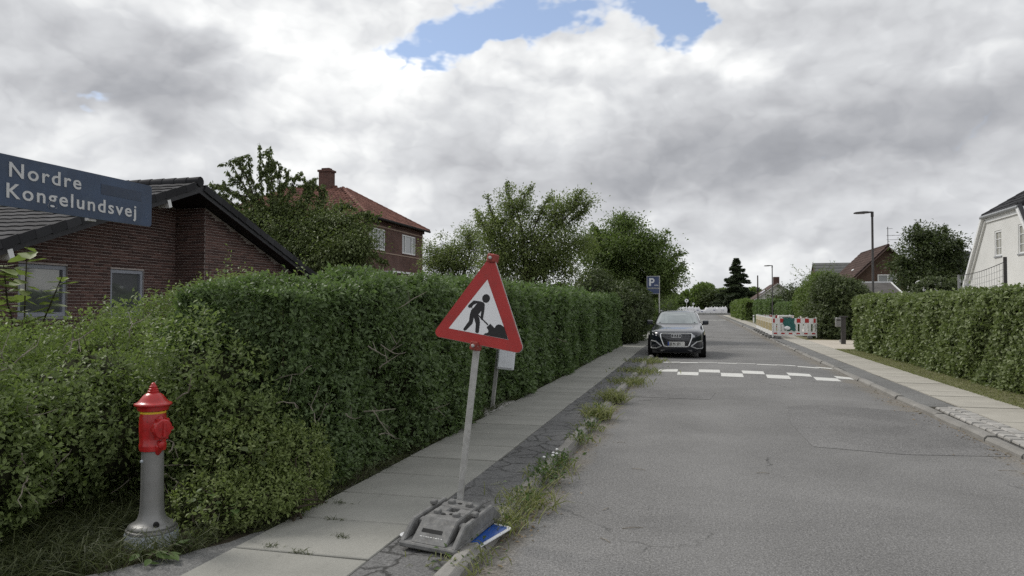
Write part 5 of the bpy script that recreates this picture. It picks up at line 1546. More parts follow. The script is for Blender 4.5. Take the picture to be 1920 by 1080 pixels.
flat('white_field', [(0, .243), (-.238, -.139), (.236, -.139)], .0012, 'sign_white', plate)
flat('pictogram_head', [(.015 + .030 * math.cos(k * PI / 12), .112 + .030 * math.sin(k * PI / 12)) for k in range(24)], .0022, 'sign_black', plate)
flat('pictogram_body', [(-.078, .084), (-.02, .086), (.002, .082), (.013, .069), (.017, .041), (.018, -.013), (.019, -.033), (.011, -.04), (0, -.035), (-.004, -.009), (-.005, .023), (-.017, .002), (-.027, -.012), (-.01, -.03), (0, -.058), (.004, -.125), (-.002, -.135), (-.016, -.135), (-.025, -.127), (-.03, -.075), (-.054, -.032), (-.057, -.077), (-.096, -.128), (-.109, -.136), (-.12, -.13), (-.119, -.118), (-.087, -.062), (-.089, -.018), (-.085, .014), (-.075, .029), (-.089, .032), (-.101, .028), (-.114, .033), (-.113, .045)][::-1], .0022, 'sign_black', plate)
flat('pictogram_gap', [(-.073, .053), (-.048, .068), (-.071, .03), (-.083, .034)], .0030, 'sign_white', plate)
flat('pictogram_shovel', [(-.032, -.01), (-.026, -.004), (.067, -.061), (.061, -.068)], .0026, 'sign_black', plate)
flat('pictogram_heap', [(.043, -.1375), (.052, -.125), (.068, -.121), (.077, -.11), (.072, -.098), (.056, -.083), (.081, -.054), (.117, -.078), (.13, -.055), (.144, -.048), (.161, -.048), (.189, -.06), (.234, -.1375)], .0023, 'sign_black', plate)
top = S3(0, hh * 2 / 3 - .005, -.035); bot = S3(-.012, -hh / 3 - .02, -.035)
m = MB(); m.tube([Vector((0.005, .02, .05)), bot, top], .021, 4); 
m = MB(); m.bar(Vector((0.0, .03, .04)), bot.lerp(top, .02), .040, .040, (0, 1, 0)); m.bar(bot.lerp(top, .021), top, .040, .030, (0, 1, 0)); m.build('pole', 'galvanised', rs, bevel=.004)
for nm, x, z in (('top_clamp', 0.004, hh * 2 / 3 - .03), ('bottom_clamp', -.012, -hh / 3 - .012)):
    m = MB(); c = S3(x, z, -.02)
    m.box(c, (.062, .075, .062), tuple(SM.to_euler()))
    cl = m.build(nm, 'clamp_red', rs, bevel=.008)
    m = MB(); d = -(SM @ Vector((0, 1, 0))); m.lathe([(.012, 0), (.012, .012), (.008, .018), (.001, .019)], 8, S3(x, z, .018), d.to_track_quat('Z', 'Y').to_euler()); m.build('clamp_bolt', 'galvanised', cl)
# base: tapered slab with pockets
bs = bpy.data.objects.new('base', None); COL.objects.link(bs); bs.parent = rs; bs.location = (0.05, -.235, 0.024); bs.rotation_euler = (R(2), R(3.5), R(-6))
bw, bl, bh = .40, .82, .15          # width, length (towards viewer), height
def base_piece(pts_bottom, pts_top, name, mat='recycled_plastic', bev=.008):
    m = MB(); n = len(pts_bottom)
    m.add(list(pts_bottom) + list(pts_top), [tuple(range(n))[::-1], tuple(range(n, 2 * n))] + [(i, (i + 1) % n, n + (i + 1) % n, n + i) for i in range(n)])
    return m.build(name, mat, bs, bevel=bev)
W2, L2 = bw / 2, bl / 2
base_piece([(-W2, -L2, 0), (W2, -L2, 0), (W2, L2, 0), (-W2, L2, 0)], [(-W2, -L2, .035), (W2, -L2, .035), (W2, L2, .035), (-W2, L2, .035)], 'foot_plate')
# central block with sloping ends
def wedge(x0, x1, ya, yb, yc, yd, z0, z1, nm='block'):
    base_piece([(x0, ya, z0), (x1, ya, z0), (x1, yd, z0), (x0, yd, z0)], [(x0, yb, z1), (x1, yb, z1), (x1, yc, z1), (x0, yc, z1)], nm)
wedge(-.125, .125, -L2 + .02, -L2 + .20, -.045, -.045, .034, bh)
wedge(-.125, .125, .045, .045, L2 - .20, L2 - .02, .034, bh)
wedge(-.125, -.032, -.046, -.046, .046, .046, .034, bh - .002)
wedge(.032, .125, -.046, -.046, .046, .046, .034, bh - .002)
for s in (-1, 1):
    a, b = sorted((s * W2, s * .165))
    wedge(a, b, -L2 + .01, -L2 + .17, L2 - .17, L2 - .01, .034, bh - .01, 'side_rail')
    for yy in (-.17, .0, .17):
        if yy == 0: continue
        a2, b2 = sorted((s * .1245, s * .1655))
        base_piece([(a2, yy - .035, .034), (b2, yy - .035, .034), (b2, yy + .035, .034), (a2, yy + .035, .034)], [(a2, yy - .03, bh - .025), (b2, yy - .03, bh - .025), (b2, yy + .03, bh - .025), (a2, yy + .03, bh - .025)], 'web')
for i, (xx, yy) in enumerate(((-.07, -.11), (.075, -.12), (-.07, .12), (.07, .11), (.18, -.05), (-.18, .06))):
    m = MB(); m.box((xx, yy, bh + .010), (.045, .05, .028)); m.build('stud', 'recycled_plastic', bs, bevel=.006)
for xx, yy in ((-.02, -.12), (.03, -.10), (-.01, .13)):
    m = MB(); m.lathe([(.016, 0), (.016, .003), (.002, .0031)], 12, (xx, yy, bh)); m.build('socket_hole', 'dark_rubber', bs)  # raised dark discs; the shade of the holes is put into their colour
sy0 = -L2 + .02; sl_ = (bh - .034) / .18
def slope(x, y): return (x, y, .034 + (y - sy0) * sl_ + .0025)
m = MB(); m.add([slope(-.085, sy0 + .075), slope(.06, sy0 + .075), slope(.06, sy0 + .10), slope(-.085, sy0 + .10)], [(0, 1, 2, 3)]); m.build('recessed_panel', 'dark_rubber', bs)  # flat dark sheet on the slope; the recess's shade is in its colour
m = MB()
for k in range(9):
    xx = -.08 + k * .018
    m.add([slope(xx, sy0 + .045 + .002 * (k % 3)), slope(xx + .014, sy0 + .044 + .002 * (k % 2)), slope(xx + .014, sy0 + .050), slope(xx, sy0 + .049)], [(0, 1, 2, 3)])
m.build('scuff', 'scuff_white', bs)
# blue-and-white sign plate lying under the base
bp = thing('loose_sign_plate', (-1.63, 4.93, 0.080), 'blue and white square sign plate lying flat under the grey plastic base', 'sign plate', rz=R(-18))
bp.rotation_euler = (R(1.0), R(3.0), R(-14))
sq = round_poly([(-.29, -.29), (.29, -.29), (.29, .29), (-.29, .29)], .04)
m = MB(); m.prism([(x, y, .002) for x, y in sq], (0, 0, .006)); m.build('white_border', 'sign_white', bp)
sq2 = round_poly([(-.265, -.265), (.265, -.265), (.265, .265), (-.265, .265)], .03)
m = MB(); m.add([(x, y, .0095) for x, y in sq2], [tuple(range(len(sq2)))]); m.build('blue_field', 'panel_blue', bp)
m = MB(); m.add([(.10, -.06, .0107), (.17, -.02, .0107), (.14, .10, .0107), (.08, .03, .0107)], [(0, 1, 2, 3)]); m.build('white_symbol', 'sign_white', bp)

# ---- small white cabinet on a leaning post in front of the hedge
cb = thing('cabinet_post', (-3.06, 11.0, 0.06), 'small white box on a leaning wooden post behind the roadworks sign', 'box')
m = MB(); m.bar((-.02, 0, -.1), (.12, 0, 1.15), .05, .05, (0, 1, 0)); m.build('post', 'old_wood', cb)
m = MB(); m.box((.235, -.05, .90), (.26, .16, .56), (0, R(6), R(20))); bx = m.build('box', 'white_plastic', cb, bevel=.012)
m = MB(); m.box((.262, -.145, .90), (.225, .012, .50), (0, R(6), R(20))); m.build('lid', 'white_plastic', bx, bevel=.004)
m = MB(); m.box((.105, -.02, .95), (.03, .05, .40), (0, R(6), R(20))); m.build('bracket', 'dark_rubber', cb)

# ---- parking sign
ps = thing('parking_sign', (-1.60, 32.4, 0.07), 'blue square parking sign with P and small panel below on a thin post', 'parking sign')
m = MB(); m.tube([(0, 0, -.1), (0, 0, 2.86)], .03, 10); m.build('post', 'galvanised', ps, smooth=True)
m = MB(); m.box((-.25, -.045, 2.59), (.54, .012, .52)); pl_ = m.build('plate', 'galvanised', ps)
m = MB(); m.box((-.25, -.0525, 2.59), (.50, .004, .48)); m.build('blue_field', 'parking_blue', pl_)
MX = lambda x, y, z: Matrix.Translation((x, y, z)) @ Matrix(((1, 0, 0, 0), (0, 0, -1, 0), (0, 1, 0, 0), (0, 0, 0, 1)))
m = MB()
px0, pz0, ph_, pw_ = -.415, 2.43, .33, .075
arc = [(px0 + .12 + .105 * math.cos(R(90 - 15 * k)), pz0 + ph_ - .105 + .105 * math.sin(R(90 - 15 * k))) for k in range(13)]
arci = [(px0 + .12 + .042 * math.cos(R(-90 + 15 * k)), pz0 + ph_ - .105 + .042 * math.sin(R(-90 + 15 * k))) for k in range(13)]
m.prism([(x_, -.0575, z_) for x_, z_ in [(px0 + pw_ + .0, pz0 + ph_)] + arc + [(px0 + pw_, pz0 + ph_ - .21)] + [(px0 + pw_, pz0 + ph_ - .147)] + arci + [(px0 + pw_, pz0 + ph_ - .063)]], (0, .002, 0))
m.box((px0 + pw_ / 2, -.0565, pz0 + ph_ / 2), (pw_, .002, ph_))
m.build('letter_p', 'sign_white', pl_)
text_part('small_word', 'zone', .085, 'sign_white', pl_, MX(-.20, -.0575, 2.43), .001, .002)
m = MB(); m.box((-.25, -.045, 2.20), (.54, .012, .23)); p2 = m.build('supplementary_panel', 'galvanised', ps)
m = MB(); m.box((-.25, -.0525, 2.20), (.51, .004, .20)); m.build('panel_face', 'parking_blue', p2)

# ---- parked car (nose toward the camera)
car = thing('parked_car', (-0.655, 23.72, 0.0), 'dark blue compact SUV with chrome grille frame parked facing the camera on the left', 'car')
rings = [(.19, .16, 4.08, .79), (.28, .05, 4.16, .875), (.40, .012, 4.185, .893), (.55, .0, 4.19, .898), (.68, .012, 4.18, .895), (.77, .03, 4.14, .885), (.815, .075, 4.09, .875), (.855, .18, 4.05, .862), (.905, .42, 4.02, .845), (.955, .70, 4.0, .825), (.995, .95, 3.98, .805), (1.03, 1.12, 3.95, .785), (1.06, 1.18, 3.93, .765),
         (1.16, 1.36, 3.89, .735), (1.28, 1.58, 3.83, .69), (1.38, 1.78, 3.75, .645), (1.435, 1.92, 3.66, .605), (1.465, 2.08, 3.54, .55), (1.48, 2.30, 3.36, .46), (1.487, 2.6, 3.1, .30)]
def ring_at(z):
    for a, b in zip(rings, rings[1:]):
        if a[0] <= z <= b[0]:
            f = (z - a[0]) / (b[0] - a[0])
            return [p + (q - p) * f for p, q in zip(a, b)]
    return list(rings[-1] if z > 1 else rings[0])
def ne(z): return 4.6 if z < .9 else 4.2
def surf(t, z, off=0.0):
    _, yf, yr, w = ring_at(z)
    n = ne(z)
    c, s = math.cos(t), math.sin(t)
    hl = (yr - yf) / 2
    x = (w + off) * math.copysign(abs(c) ** (2 / n), c); y = (yf + yr) / 2 + (hl + off) * math.copysign(abs(s) ** (2 / n), s)
    return (x, y, z)
def yfront(x, z):
    _, yf, yr, w = ring_at(z)
    n = ne(z)
    q = min(.999, abs(x) / w)
    return (yf + yr) / 2 - (yr - yf) / 2 * (1 - q ** n) ** (1 / n)
NT_ = 72
ts = [2 * PI * k / NT_ for k in range(NT_)]
m = MB()
V = [surf(t, r_[0]) for r_ in rings for t in ts]
Fs = [(j * NT_ + k, j * NT_ + (k + 1) % NT_, (j + 1) * NT_ + (k + 1) % NT_, (j + 1) * NT_ + k) for j in range(len(rings) - 1) for k in range(NT_)]
Fs += [tuple(range(NT_ - 1, -1, -1)), tuple((len(rings) - 1) * NT_ + k for k in range(NT_))]
body = m.add(V, Fs).build('body', 'car_paint', car, smooth=True)
def wrap_patch(name, tA, tB, za, zb, off, mat, parent, nt=14, nz=8, shape=None):
    m = MB(); V = []
    for j in range(nz + 1):
        z = za + (zb - za) * j / nz
        for i in range(nt + 1):
            f = i / nt
            ta, tb = (tA, tB) if shape is None else shape(j / nz)
            p = surf(ta + (tb - ta) * f, z, off); V.append(p)
    Fs = [(j * (nt + 1) + i, j * (nt + 1) + i + 1, (j + 1) * (nt + 1) + i + 1, (j + 1) * (nt + 1) + i) for j in range(nz) for i in range(nt)]
    return m.add(V, Fs).build(name, mat, parent, smooth=True)
# glass: x limits chosen as a fraction of the half width -> angle
def t_of(xf, z): return math.acos(max(-1, min(1, math.copysign(abs(xf) ** (ne(z) / 2), xf))))
wrap_patch('windscreen', 0, 0, 1.065, 1.425, .006, 'windscreen', car, 24, 10, lambda f: (-t_of(-.87, 1.2), -t_of(.87, 1.2)))
for s in (1, -1):
    m = MB(); V = []
    for j in range(7):
        z = 1.075 + (1.40 - 1.075) * j / 6
        ya = 1.62 + (2.12 - 1.62) * (j / 6); yb = 3.62 - .16 * (j / 6)
        for i in range(11):
            y = ya + (yb - ya) * i / 10
            _, yf, yr, w = ring_at(z); n = ne(z); hl = (yr - yf) / 2; q = abs(y - (yf + yr) / 2) / hl
            V.append((s * (w * (1 - min(.999, q) ** n) ** (1 / n) + .006), y, z))
    m.add(V, [(j * 11 + i, j * 11 + i + 1, (j + 1) * 11 + i + 1, (j + 1) * 11 + i) for j in range(6) for i in range(10)]).build('side_window', 'windscreen', car, smooth=True)
wrap_patch('rear_window', 0, 0, 1.09, 1.39, .006, 'windscreen', car, 14, 6, lambda f: (t_of(.8, 1.2), t_of(-.8, 1.2)))
def front(name, pts, off, mat, parent, back=.05):
    m = MB(); n = len(pts)
    V = [(x, yfront(x, z) - off, z) for x, z in pts] + [(x, yfront(x, z) + back, z) for x, z in pts]
    m.add(V, [tuple(range(n))] + [(i, n + i, n + (i + 1) % n, (i + 1) % n) for i in range(n)])
    return m.build(name, mat, parent)
def frame_front(name, pts, w, off, mat, parent):
    c = Vector((sum(p[0] for p in pts) / len(pts), sum(p[1] for p in pts) / len(pts)))
    path = [Vector((x, yfront(x, z) - off, z)) for x, z in pts]
    m = MB()
    N = len(path)
    for i in range(N):
        m.bar(path[i], path[(i + 1) % N], w, w * .8, (0, 1, 0))
    return m.build(name, mat, parent)
gp = [(-.45, .785), (-.485, .755), (-.475, .65), (-.38, .40), (-.34, .375), (.34, .375), (.38, .40), (.475, .65), (.485, .755), (.45, .785)]
gr_ = front('grille', gp, .012, 'grille_black', car)
frame_front('grille_frame', gp, .030, .022, 'chrome', gr_)
for k in range(6):
    z = .44 + k * .055
    hw_ = .37 + (z - .40) * .33
    m = MB()
    for q in range(10):
        xa = -hw_ + 2 * hw_ * q / 10
        m.bar((xa + .01, yfront(xa, z) - .016, z + (.008 if q % 2 else 0)), (xa + 2 * hw_ / 10 - .01, yfront(xa, z) - .016, z + (.008 if q % 2 else 0)), .014, .012, (0, 1, 0))
    m.build('grille_slat', 'lamp_steel', gr_)
emb = bpy.data.objects.new('emblem', None); COL.objects.link(emb); emb.parent = car
for k in range(4):
    m = MB(); cx_ = -.108 + k * .072
    yy = yfront(cx_, .70) - .035
    m.tube([(cx_ + .048 * math.cos(2 * PI * q / 20), yy - (.004 if k % 2 else 0), .70 + .048 * math.sin(2 * PI * q / 20)) for q in range(21)], .0085, 6, False)
    m.build('emblem_ring', 'chrome', emb, smooth=True)
pm = front('number_plate', [(-.26, .398), (.26, .398), (.26, .522), (-.26, .522)], .04, 'plate_white', car)
front('blue_band', [(-.258, .40), (-.215, .40), (-.215, .52), (-.258, .52)], .0425, 'plate_blue', pm)
text_part('plate_text', 'EE 91 571', .105, 'sign_black', pm, MX(-.205, -.044, .422), .001, .0015, 1.0, .82)
for s in (1, -1):
    hl_ = front('headlight', [(s * .50, .665), (s * .56, .665), (s * .80, .715), (s * .815, .80), (s * .74, .80), (s * .52, .745)], .012, 'lamp_glass' if s > 0 else 'lamp_dark', car)
    front('headlight_lens', [(s * .60, .70), (s * .74, .728), (s * .75, .765), (s * .60, .735)], .016, 'lamp_dark' if s > 0 else 'lamp_glass', hl_)
    fp = [(s * .45, .385), (s * .63, .525), (s * .775, .545), (s * .80, .50), (s * .80, .33), (s * .77, .305), (s * .62, .315)]
    av = front('air_intake', fp, .010, 'grille_black', car)
    frame_front('intake_frame', fp, .030, .020, 'satin_silver', av)
    # mirror
    m = MB(); m.box((s * .905, 1.62, 1.09), (.19, .16, .15)); mm = m.build('wing_mirror', 'car_paint', car, bevel=.04, seg=3)
    m = MB(); m.bar((s * .79, 1.60, 1.02), (s * .86, 1.62, 1.05), .06, .04); m.build('mirror_stalk', 'dark_rubber', mm)
    # roof rail, sills
    m = MB(); m.tube([(s * .56, 2.1, 1.462), (s * .585, 2.4, 1.475), (s * .585, 3.3, 1.475), (s * .55, 3.6, 1.45)], .014, 6); m.build('roof_rail', 'satin_silver', car)
front('lower_bumper', [(-.66, .20), (.66, .20), (.72, .29), (.60, .30), (-.60, .30), (-.72, .29)], .006, 'grille_black', car)
front('skid_plate', [(-.49, .212), (.49, .212), (.47, .27), (-.47, .27)], .022, 'satin_silver', car)
m = MB(); m.box((0, 2.1, .21), (1.5, 3.7, .10)); m.build('underbody', 'grille_black', car)
for yy in (.80, 3.38):
    for s in (1, -1):
        m = MB(); m.lathe([(.20, -.11), (.30, -.115), (.325, -.09), (.33, 0), (.325, .09), (.30, .115), (.20, .11)], 28, (s * .785, yy, .33), (0, PI / 2, 0)); wl = m.build('wheel', 'tyre', car, smooth=True)
        m = MB(); m.lathe([(.205, .085), (.205, .108), (.17, .10), (.05, .095), (.01, .10)], 24, (s * .785, yy, .33), (0, s * PI / 2, 0)); m.build('rim', 'satin_silver', wl, smooth=True)
        m = MB(); m.lathe([(.36, -.01), (.375, .0), (.36, .012)], 28, (s * .893, yy, .36), (0, PI / 2, 0)); m.build('wheel_arch', 'grille_black', car)
for s in (1, -1):
    m = MB()
    for k in range(7):
        a = -.3
    m.bar((s * .10, 1.30, 1.105), (s * .58, 1.335, 1.10), .016, .012); m.build('wiper', 'dark_rubber', car)
front('bonnet_edge', [(-.60, .812), (.60, .812), (.60, .820), (-.60, .820)], .004, 'grille_black', car)

# ---- street lamps
def lamp(loc, h, arm, label):
    o = thing('street_lamp', loc, label, 'street lamp', 'street lamps on the right')
    m = MB(); m.tube([(0, 0, -.1), (0, 0, .9), (0, 0, .92), (0, 0, h - .18)], [.055, .055, .042, .038], 12); m.build('pole', 'lamp_steel', o, smooth=True)
    m = MB(); m.tube([(0, 0, h - .20), (0, 0, h - .02)], .05, 12); m.bar((0, 0, h - .035), (-.12, 0, h - .035), .07, .05); m.build('arm', 'lamp_steel', o)
    m = MB(); V = []
    for x, wd, t, b in ((-.08, .05, .005, -.045), (-.16, .075, .02, -.05), (-.30, .10, .022, -.055), (-arm + .06, .095, .0, -.06), (-arm, .05, -.02, -.055)):
        V += [(x, -wd, h - .02 + b), (x, wd, h - .02 + b), (x, wd * .8, h - .02 + t), (x, -wd * .8, h - .02 + t)]
    Fs = [(i * 4 + k, i * 4 + (k + 1) % 4, (i + 1) * 4 + (k + 1) % 4, (i + 1) * 4 + k) for i in range(4) for k in range(4)] + [(3, 2, 1, 0), (16, 17, 18, 19)]
    hd = m.add(V, Fs).build('lamp_head', 'lamp_steel', o, bevel=.01)
    m = MB(); m.box((-arm * .62, 0, h - .084), (arm * .45, .13, .012)); m.build('lens', 'lamp_lens', hd)
    return o
lamp((6.1, 28.9, 0.06), 4.98, .62, 'dark street lamp rising from the right hedge, nearest the camera')
lamp((5.75, 62, 0.06), 4.80, .62, 'distant street lamp beside the far right hedges')
mast = thing('mast', (6.0, 80, 0.05), 'thin dark wooden pole left of the distant street lamp', 'pole')
m = MB(); m.tube([(0, 0, -.1), (0, 0, 4.7)], [.09, .06], 8); m.build('shaft', 'bark', mast)
m = MB(); m.box((0, -.08, 3.3), (.25, .18, .3)); m.build('junction_box', 'lamp_steel', mast)

# ---- pedestrian barriers round the excavation
def make_barrier(label, colour='barrier_red', yellow=False):
    o = thing('barrier', (0, 0, 0), label, 'barrier', 'red and white barriers')
    wm = 'barrier_yellow' if yellow else 'barrier_white'
    for x in (-.99, .99):
        m = MB(); m.box((x, 0, .54), (.045, .05, .98)); m.build('end_post', 'barrier_white', o)
    m = MB(); m.box((0, 0, .86), (1.93, .035, .24)); tb = m.build('top_board', 'barrier_white', o)
    for k in range(6):
        x = -.93 + k * .375
        wd = .18 if 0 < k < 5 else .10
        if k == 5: x = .915
        m = MB(); m.box((x, -.0205, .86), (wd, .006, .20)); m.build('red_panel', colour, tb)
        m = MB(); m.box((x, .0205, .86), (wd, .006, .20)); m.build('red_panel', colour, tb)
    m = MB(); m.box((0, 0, .72), (1.93, .04, .04)); m.build('middle_rail', wm, o)
    for k in range(10):
        m = MB(); m.box((-.885 + k * .197, 0, .52), (.115, .03, .36)); m.build('slat', wm, o)
    m = MB(); m.box((0, 0, .24), (1.93, .04, .20)); bb = m.build('bottom_board', 'barrier_white', o)
    for k in range(6):
        m = MB(); m.box((-.86 + k * .344, -.022, .245), (.16, .006, .07)); m.build('red_panel', colour, bb)
    for k in range(6):
        m = MB(); m.box((-.95 + k * .38, 0, 1.005), (.05, .04, .06), None, .5); m.build('top_stud', 'barrier_white', o)
    for x in (-.7, .7):
        m = MB(); m.box((x, .06, .06), (.22, .34, .10)); m.build('foot', 'recycled_plastic', o, bevel=.02)
    return o
b0 = make_barrier('red and white plastic barrier with teal sheet, facing down the street')
b0.location = (4.50, 37.9, .065); b0.rotation_euler = (0, 0, R(-1))
sh = MB(); n = 8
V = []
for j in range(7):
    for i in range(9):
        x = -.50 + .50 * i / 8 + (.03 if j > 3 else 0) * j * .4; z = 1.0 - .62 * j / 6 + .03 * math.sin(i * 1.7)
        V.append((x + .02 * math.sin(j * 2.1), -.045 - .02 * abs(math.sin(i * 1.1 + j)), z))
sh.add(V, [(j * 9 + i, (j + 1) * 9 + i, (j + 1) * 9 + i + 1, j * 9 + i + 1) for j in range(6) for i in range(8)])
ts_ = sh.build('tarpaulin_sheet', 'teal_sheet', None); ts_.location = (4.50, 37.9, .065); ts_.rotation_euler = (0, 0, R(-1))
tag(ts_, 'crumpled teal sheet hanging on the front barrier', 'tarpaulin')
pb = MB(); pb.lathe([(.09, 0), (.13, .05), (.135, .14), (.10, .22), (.04, .26), (.01, .27)], 12)
pbo = pb.build('plastic_bag', 'bag_fabric', None, smooth=True); pbo.location = (4.17, 37.76, .50); pbo.scale = (1.0, .3, .62)
tag(pbo, 'white plastic bag hanging in front of the teal sheet', 'bag')
order = ['nearest', 'second', 'third', 'fourth', 'fifth', 'farthest']
ys_ = MB()
by = make_barrier('white barrier with yellowish slats along the kerb, nearest of its row', yellow=True, colour='barrier_yellow')
for k in range(6):
    o = by if k == 0 else copy_tree(by)
    o.location = (3.53 + .03 * k, 39.0 + 2.02 * k, .065); o.rotation_euler = (0, 0, R(91))
    o['label'] = 'white barrier with yellowish slats along the kerb, %s of its row' % order[k]
for k, (x, y, rz, lb) in enumerate(((4.72, 50.2, 0, 'red and white barrier closing the far end of the excavation'), (5.35, 41.0, 93, 'red and white barrier on the hedge side of the excavation, nearer one'), (5.38, 46.5, 90, 'red and white barrier on the hedge side of the excavation, farther one'))):
    o = copy_tree(b0); o.location = (x, y, .065); o.rotation_euler = (0, 0, R(rz)); o['label'] = lb
wc = thing('white_cabinet', (4.75, 44.2, .065), 'white box standing inside the ring of barriers', 'box')
m = MB(); m.box((0, 0, .52), (.75, .5, 1.02)); m.build('body', 'barrier_white', wc, bevel=.03)
m = MB(); m.box((.05, -.256, .85), (.4, .01, .16)); m.build('label_plate', 'lamp_steel', wc)

# ---- letterbox on a post by the drive
lbx = thing('letterbox', (5.82, 33.0, .065), 'grey letterbox on a dark square post by the driveway', 'letterbox')
m = MB(); m.box((0, 0, .55), (.17, .17, 1.12)); m.build('post', 'lamp_steel', lbx, bevel=.01)
m = MB(); m.box((.02, 0, 1.13), (.30, .24, .05)); m.build('post_cap', 'lamp_steel', lbx, bevel=.01)
m = MB(); m.box((-.20, -.02, .90), (.19, .30, .38)); bxl = m.build('box', 'hydrant_grey', lbx, bevel=.02)
m = MB(); m.box((-.20, -.175, .99), (.15, .012, .05)); m.build('slot_flap', 'lamp_steel', bxl)
m = MB(); m.box((-.13, 0, .12), (.05, .05, .12)); m.build('ground_socket', 'galvanised', lbx)

# ---- white bulk bags on a low concrete edge at the end of the street
lw = thing('low_wall', (.4, 136.9, 0), 'low grey concrete edge under the white bulk bags at the street end', 'wall')
for k in range(9):
    m = MB(); m.box((-5.0 + k * 1.25, 0, .15), (1.235, .9, .34)); m.build('block', 'wall_concrete', lw, bevel=.02)
bagx = [(-3.55, 1.05), (-2.45, 1.0), (-1.35, 1.08), (-.30, .98), (.62, .55), (1.55, .92), (2.5, 1.0), (3.4, .98), (4.35, 1.05)]
nth = ['leftmost', 'second from left', 'third from left', 'fourth from left', 'low slumped fifth', 'sixth from left', 'seventh from left', 'second from right', 'rightmost']
for k, (x, h) in enumerate(bagx):
    rng = np.random.default_rng(300 + k)
    g = thing('bulk_bag', (x + .2, 136.9, .32), 'white bulk bag in the row closing the street, %s' % nth[k], 'bulk bag', 'white bulk bags at the street end')
    m = MB(); V = []; nr, nv = 16, 7
    ph = rng.uniform(0, 6, 4)
    for j in range(nv + 1):
        f = j / nv
        for i in range(nr):
            a = 2 * PI * i / nr
            c_, s_ = math.cos(a), math.sin(a)
            q = (abs(c_) ** 4 + abs(s_) ** 4) ** -.25
            r_ = .50 * q * (1 + .10 * math.sin(PI * f) - (.25 * max(0, f - .75) * 4 * .5)) * (1 + .05 * math.sin(3 * a + ph[0] + 4 * f) + .04 * math.sin(5 * a + ph[1]))
            V.append((r_ * c_, r_ * s_ * .85, h * f * (1 + .04 * math.sin(2 * a + ph[2]))))
    Fs = [(j * nr + i, j * nr + (i + 1) % nr, (j + 1) * nr + (i + 1) % nr, (j + 1) * nr + i) for j in range(nv) for i in range(nr)] + [tuple(nv * nr + i for i in range(nr)), tuple(range(nr - 1, -1, -1))]
    m.add(V, Fs).build('sack', 'bag_fabric', g, smooth=True)
    for sx in (-1, 1):
        m = MB(); m.tube([(sx * .35, -.30, h * .93), (sx * .30, -.2, h * 1.12), (sx * .22, .0, h * 1.16), (sx * .32, .2, h * .93)], .025, 5); m.build('lifting_loop', 'bag_fabric', g)
    if k % 2 == 0 or k == 3:
        m = MB(); m.box((rng.uniform(-.15, .15), -.475, h * .52), (.34, .02, .16)); m.build('print_mark', 'bag_mark', g)
# far signs behind the bags
for k, (x, h, r_, lb) in enumerate(((-1.95, 2.75, .34, 'larger round pale traffic sign above the white bags'), (-.75, 2.1, .20, 'smaller round pale traffic sign beside the larger one'))):
    g = thing('traffic_sign', (x, 139.0, 0), lb, 'traffic sign')
    m = MB(); m.tube([(0, 0, -.1), (0, 0, h)], .04, 8); m.build('post', 'galvanised', g)
    m = MB(); m.lathe([(r_, 0), (r_, .02), (.001, .021)], 20, (0, -.05, h - r_ * .6), (PI / 2, 0, 0)); d_ = m.build('disc', 'sign_white', g)
    m = MB(); m.box((0, -.08, h - r_ * .6), (r_ * .5, .012, r_ * .8)); m.build('symbol', 'lamp_steel', d_)
bo = thing('bollard', (5.05, 72.0, .07), 'short white bollard at the hedge opening far down the right sidewalk', 'bollard')
m = MB(); m.lathe([(.09, 0), (.09, .62), (.07, .70), (.01, .72)], 12); m.build('shaft', 'white_paint', bo, smooth=True)
m = MB(); m.lathe([(.095, .50), (.095, .58)], 12); m.build('band', 'lamp_steel', bo)

# ---- wire mesh fence panel behind the right hedge
mf = thing('mesh_fence', (7.55, 21.2, .06), 'sagging wire mesh on a dark post above the right hedge', 'fence')
px_, py_ = 0, 0
m = MB(); m.tube([(0, 0, -.1), (0, 0, 2.82)], .045, 8); m.build('post', 'lamp_steel', mf)
far = Vector((.35, 4.6, 0))
m = MB(); m.tube([far + Vector((0, 0, -.1)), far + Vector((0, 0, 2.55))], .03, 8); m.build('post', 'wire', mf)
def topz(f): return 2.70 - .18 * f - .06 * math.sin(PI * f)
m = MB()
m.tube([far * f + Vector((0, 0, topz(f))) for f in [k / 12 for k in range(13)]], .010, 5); m.build('top_wire', 'lamp_steel', mf)
for k in range(1, 20):
    f = k / 20
    m = MB(); m.tube([far * f + Vector((0, 0, 1.2)), far * f + Vector((0, 0, topz(f)))], .0045, 4); m.build('mesh_wire', 'wire', mf)
for j in range(9):
    m = MB(); m.tube([far * f + Vector((0, 0, topz(f) - .17 * (j + 1))) for f in [k / 12 for k in range(13)]], .0045, 4); m.build('mesh_wire', 'wire', mf)

